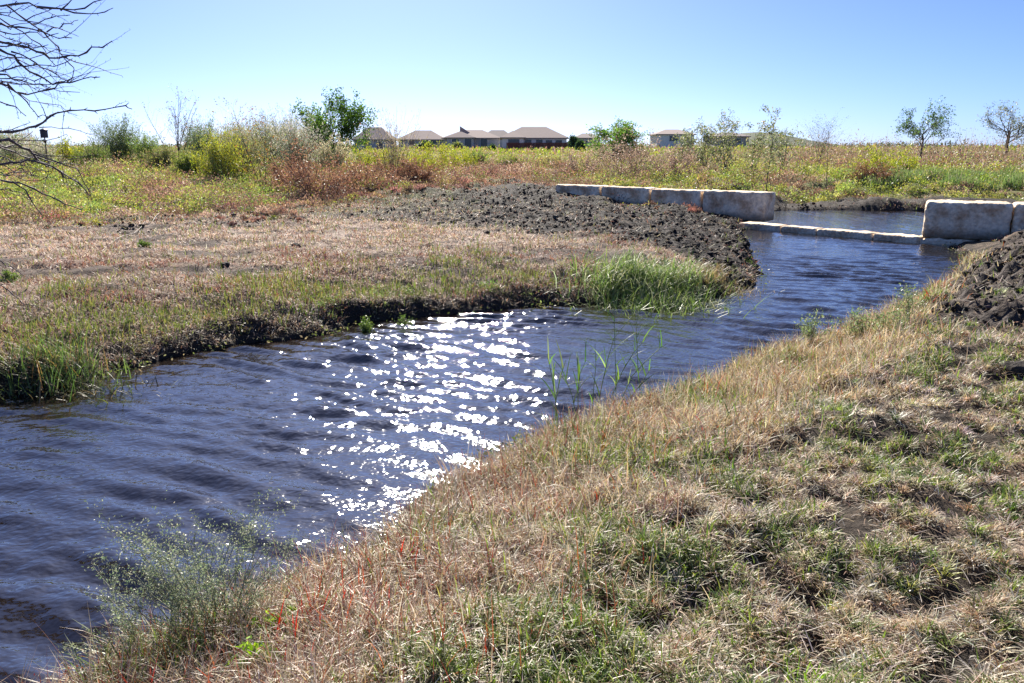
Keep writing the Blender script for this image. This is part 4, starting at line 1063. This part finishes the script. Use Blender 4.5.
clump('sedge_tuft', 'dark leafy tangle under the left green clump, touching the water', 45, 392, .0, 900, .42, (.08,.3), (.006,.014), (.3,1.5), (.2,1.3), [(.08,.11,.04),(.16,.13,.07),(.20,.26,.08),(.05,.05,.03)], [3,2,1,2], M_grass, rad_y=.16)
def weed(name, label, px, py, z, h, w, cols, p, nst=14, nl=26, ls=.02, cat='weed', group=None, up=.5, aspect=.4):
    x, y = G(px, py, z); zz = float(H(np.array([x]), np.array([y]))[0])
    root = tag(empty(name, (x, y, max(zz, -.05))), label, cat, group)
    pl = Plant()
    for i in range(nst):
        a = rng.uniform(0, 2*PI); ln = rng.uniform(0, 1)
        d = norm(np.array([math.cos(a)*ln*w/h, math.sin(a)*ln*w/h, 1]))
        grow(pl, (rng.normal(0, w*.08), rng.normal(0, w*.08), -.02), d, h*rng.uniform(.7, 1.05), .003, 0, 1, .1, .02, 2, .6, 5, .3, 0)
    S = Soup(); add_tubes(S, pl.segs, (1,1,1), 3); S.build('stems', M_stem, root)
    nd = np.array(pl.nodes)[:, :3]; P = np.repeat(nd, max(1, nl//6), 0); P = P+rng.normal(0, ls*.6, P.shape)
    S = Soup(); add_leaves(S, P, rng.uniform(.6, 1.4, len(P))*ls, pick(len(P), cols, p, .15), aspect, up); S.build('leaves', M_leaf, root)
    return root
LG = [(.20,.36,.05),(.30,.46,.08)]; DLG = [(.10,.16,.04),(.18,.25,.07)]
weed('leafy_weed', 'light green leafy weed on the far bank face above the glitter', 365, 320, .12, .18, .16, DLG, [1,1], 9, 18, .026)
weed('leafy_weed', 'small green weed at the waterline right of the light green leafy one', 402, 314, .12, .14, .2, DLG, [1,1], 8, 14, .024)
weed('leafy_weed', 'small bright green sprouts on the dry strip at upper left', 145, 250, .42, .13, .14, DLG, [1,1], 8, 24, .04)
weed('leafy_weed', 'bright green sprouts by the left picture edge', 6, 283, .42, .16, .2, DLG, [1,1], 6, 16, .035)
for px, py, lb in [(812, 336, 'thin green weed, leftmost of the row by the near waterline'), (858, 333, 'thickest green weed of the row by the near waterline'), (905, 331, 'green weed of the waterline row nearest the mud heap'), (884, 338, 'short green weed between the two tallest of the waterline row')]:
    weed('waterside_weed', lb, px, py+6, .2, .36 if px != 884 else .24, .26, [(.22,.30,.12),(.34,.38,.20),(.16,.21,.09)], [2,1,1], 12, 14, .024, group='green weeds by the near waterline')
# emergent reeds traced in place
def reed(label, lines, Yd):
    x0, y0, z0 = AT(lines[0][0][0], lines[0][0][1], Yd)
    root = tag(empty('water_reed', (x0, Yd, 0)), label, 'reed', 'green reeds standing in the water')
    st = []; S2 = Soup()
    for ln in lines:
        base = AT(*ln[0][:2], Yd); pts = [base-np.array([0, 0, .12])]+[AT(a, b, Yd+.02*i+rng.normal(0, .02)) for i, (a, b) in enumerate(ln)]
        pts = [p-np.array([x0, Yd, 0]) for p in pts]
        n_ = len(pts)
        for i in range(n_-1): st.append((*pts[i], *pts[i+1], .0042*(1-.7*i/n_), .0042*(1-.7*(i+1)/n_)))
        # leaves: narrow blades leaving the stem
        m_ = 6
        for j in range(m_):
            i = rng.integers(1, n_-1); t = rng.random(); p_ = pts[i]*(1-t)+pts[i+1 if i+1 < n_ else i]*t
            add_blades(S2, p_[None], rng.uniform(.12, .3), rng.uniform(.008, .013), rng.uniform(.2, .8), rng.uniform(.2, .9), pick(1, [(.20,.34,.07),(.30,.40,.14),(.12,.22,.05)], [2,1,2]), 4)
    S = Soup(); add_tubes(S, st, (1,1,1), 5); S.build('stem', M_reed, root, smooth=True); S2.build('leaves', M_shiny, root)
M_reed = plain('reed_stem', (.16,.24,.08), .5)
reed('leftmost green reed in the water, with a pale bent leaf', [[(558,424),(555,395),(551,372),(547,354)], [(556,400),(560,378),(566,360)]], 5.35)
reed('tallest curved reed, arching right toward the far bank', [[(598,404),(603,380),(608,358),(614,338),(627,322),(632,316)], [(592,408),(594,385),(596,365),(595,345)]], 5.75)
reed('thin reed pair with a dry seed tip, upright between the others', [[(640,392),(638,368),(637,345),(636,325),(641,305)], [(616,392),(615,350),(614,302)]], 6.0)
reed('low reed left of the tallest, leaning outward', [[(578,412),(578,390),(580,374),(586,360)], [(575,410),(572,395),(566,380)]], 5.5)
reed('rightmost reed, leaning to the right over the water', [[(622,398),(632,376),(645,362),(660,348),(668,343)], [(630,398),(640,385),(652,366)], [(612,396),(622,372),(634,352),(650,334)]], 5.85)
# fine grey-green plant at lower left
def wispy(label, px, py, z, h, w, seed, nst=44, lean=(-.35, .25), cols=[(.24,.29,.17),(.34,.37,.24),(.16,.21,.11)]):
    x, y = G(px, py, z); zz = float(H(np.array([x]), np.array([y]))[0])
    root = tag(empty('wispy_weed', (x, y, max(zz, 0))), label, 'weed')
    r_ = np.random.default_rng(seed); pl = Plant()
    for i in range(nst):
        a = r_.uniform(0, 2*PI); ln = r_.uniform(.1, 1.0)
        d = norm(np.array([math.cos(a)*ln*w/h+lean[0], math.sin(a)*ln*w/h*.7+lean[1], .9]))
        grow(pl, (r_.normal(0, w*.1), r_.normal(0, w*.08), -.03), d, h*r_.uniform(.75, 1.1), .003, 0, 2, .1, .01, 2, .55, 5, .33, 0, r_)
    S = Soup(); add_tubes(S, pl.segs, (.5,.5,.5), 3); S.build('stems', M_wst, root)
    nd = np.array(pl.nodes)[:, :3]; P = np.repeat(nd, 2, 0); P = P+rng.normal(0, .008, P.shape)
    S = Soup(); add_leaves(S, P, rng.uniform(.006, .014, len(P)), pick(len(P), cols, [2,2,1], .15), .4, .4); S.build('leaves', M_leaf, root)
M_wst = plain('grey_green_stem', (.24,.25,.17), .7)
wispy('wispy grey-green bushy weed spreading over the dark water at lower left', 215, 640, .22, .46, .48, 5, 30)
wispy('sparse grey-green sprig left of the bushy one', 150, 660, .15, .30, .34, 8, 9)
# small vivid weeds and red stalks in the near turf
for px, py, lb in [(255, 668, 'pair of light green leaves at the bottom edge, lower left'), (283, 625, 'light green upright sprout among red stalks')]:
    weed('leafy_weed', lb, px, py, .3, .10, .08, [(.30,.50,.06),(.38,.55,.10)], [1,1], 5, 18, .03)
for px, py, h_, lb in [(300, 640, .16, 'red stalks left of centre at the bottom, beside the light green sprout'), (400, 560, .13, 'red-leaved stalks at the waterline below the glitter'), (120, 672, .14, 'red stalks at the lower left corner'), (370, 600, .12, 'short red stalks on the shore below the glitter')]:
    clump('red_stalks', lb, px, py, .3, 26, .07, (h_*.8, h_*1.8), (.004,.008), (0,.4), (0,.5), [(.45,.04,.03),(.5,.12,.06)], [2,1], M_grass, 'weed')
clump('green_tuft', 'bright green tuft at the bottom edge right of centre', 800, 672, .45, 40, .04, (.07,.14), (.004,.008), (0,.5), (.1,.8), [(.26,.42,.07)], [1], M_grass)
# lone clods and a fallen stick on the dry strip
for px, py, r_, lb in [(296, 243, .06, 'black mud clod lying alone on the tan strip, left of middle'), (225, 262, .055, 'small dark clod on the reddish grass, left of the larger one'), (1016, 366, .07, 'dark clod at the right edge of the near bank')]:
    x, y = G(px, py, .5); S = Soup(); V, Fc = block_mesh(r_*2.2, r_*1.8, r_*1.3, int(px), bev=r_*.5, amp=r_*.35, sub=r_*.3)
    o = link('mud_clod', mk_mesh('mud_clod', V, [Fc], np.tile([.05,.042,.036], (len(V), 1)), True), M_ground, None, (x, y, float(H(np.array([x]), np.array([y]))[0])+r_*.4)); tag(o, lb, 'clod')
S = Soup(); a = np.array([*G(165, 214, .45), .5]); b = np.array([*G(100, 252, .45), .5]); 
n_ = 10; pts = [a+(b-a)*i/n_+rng.normal(0, .03, 3)*np.array([1,1,.3]) for i in range(n_+1)]
for p_ in pts: p_[2] = float(H(np.array([p_[0]]), np.array([p_[1]]))[0])+.05
add_tubes(S, [(*pts[i], *pts[i+1], .011-.0005*i, .011-.0005*(i+1)) for i in range(n_)], (1,1,1), 5)
tag(S.build('fallen_stick', M_bark), 'long dark fallen stick on the dry strip at upper left', 'stick')

# ------------------------------------------------------------------ light
SUN_EL, SUN_AZ = R(34), R(-9)           # azimuth from +Y, positive towards +X
w = bpy.data.worlds.new('World'); scene.world = w; w.use_nodes = True
nt = w.node_tree; nt.nodes.clear()
bg = nt.nodes.new('ShaderNodeBackground'); wo = nt.nodes.new('ShaderNodeOutputWorld'); sk = nt.nodes.new('ShaderNodeTexSky')
sk.sky_type = 'NISHITA'; sk.sun_disc = False; sk.sun_elevation = SUN_EL; sk.sun_rotation = SUN_AZ
sk.air_density = .5; sk.dust_density = .5; sk.ozone_density = 8.0; sk.altitude = 0
gm = nt.nodes.new('ShaderNodeGamma'); gm.inputs['Gamma'].default_value = .9
tn = nt.nodes.new('ShaderNodeVectorMath'); tn.operation = 'MULTIPLY'; tn.inputs[1].default_value = (.60, .625, .75)
nt.links.new(sk.outputs[0], gm.inputs['Color']); nt.links.new(gm.outputs[0], tn.inputs[0])
nt.links.new(tn.outputs[0], bg.inputs[0]); nt.links.new(bg.outputs[0], wo.inputs[0]); bg.inputs[1].default_value = .1
sd_ = bpy.data.lights.new('sun', 'SUN'); sd_.energy = 4.5; sd_.angle = R(.6); sd_.color = (1, .93, .82)
so = bpy.data.objects.new('sun', sd_); col.objects.link(so)
dv = Vector((math.sin(SUN_AZ)*math.cos(SUN_EL), math.cos(SUN_AZ)*math.cos(SUN_EL), math.sin(SUN_EL)))
so.rotation_euler = dv.to_track_quat('Z', 'Y').to_euler(); so.location = (0, 0, 50)

vs = scene.view_settings; vs.view_transform = 'Standard'; vs.look = 'None'; vs.exposure = 1.38; vs.gamma = 1; vs.use_curve_mapping = False
scene.render.engine = 'CYCLES'
c = scene.cycles
c.max_bounces = 7; c.diffuse_bounces = 5; c.glossy_bounces = 3; c.transmission_bounces = 3; c.transparent_max_bounces = 4
c.use_denoising = True; c.denoiser = 'OPENIMAGEDENOISE'; c.sample_clamp_indirect = 6
c.use_adaptive_sampling = True; c.adaptive_threshold = .01
c.caustics_reflective = False; c.caustics_refractive = False
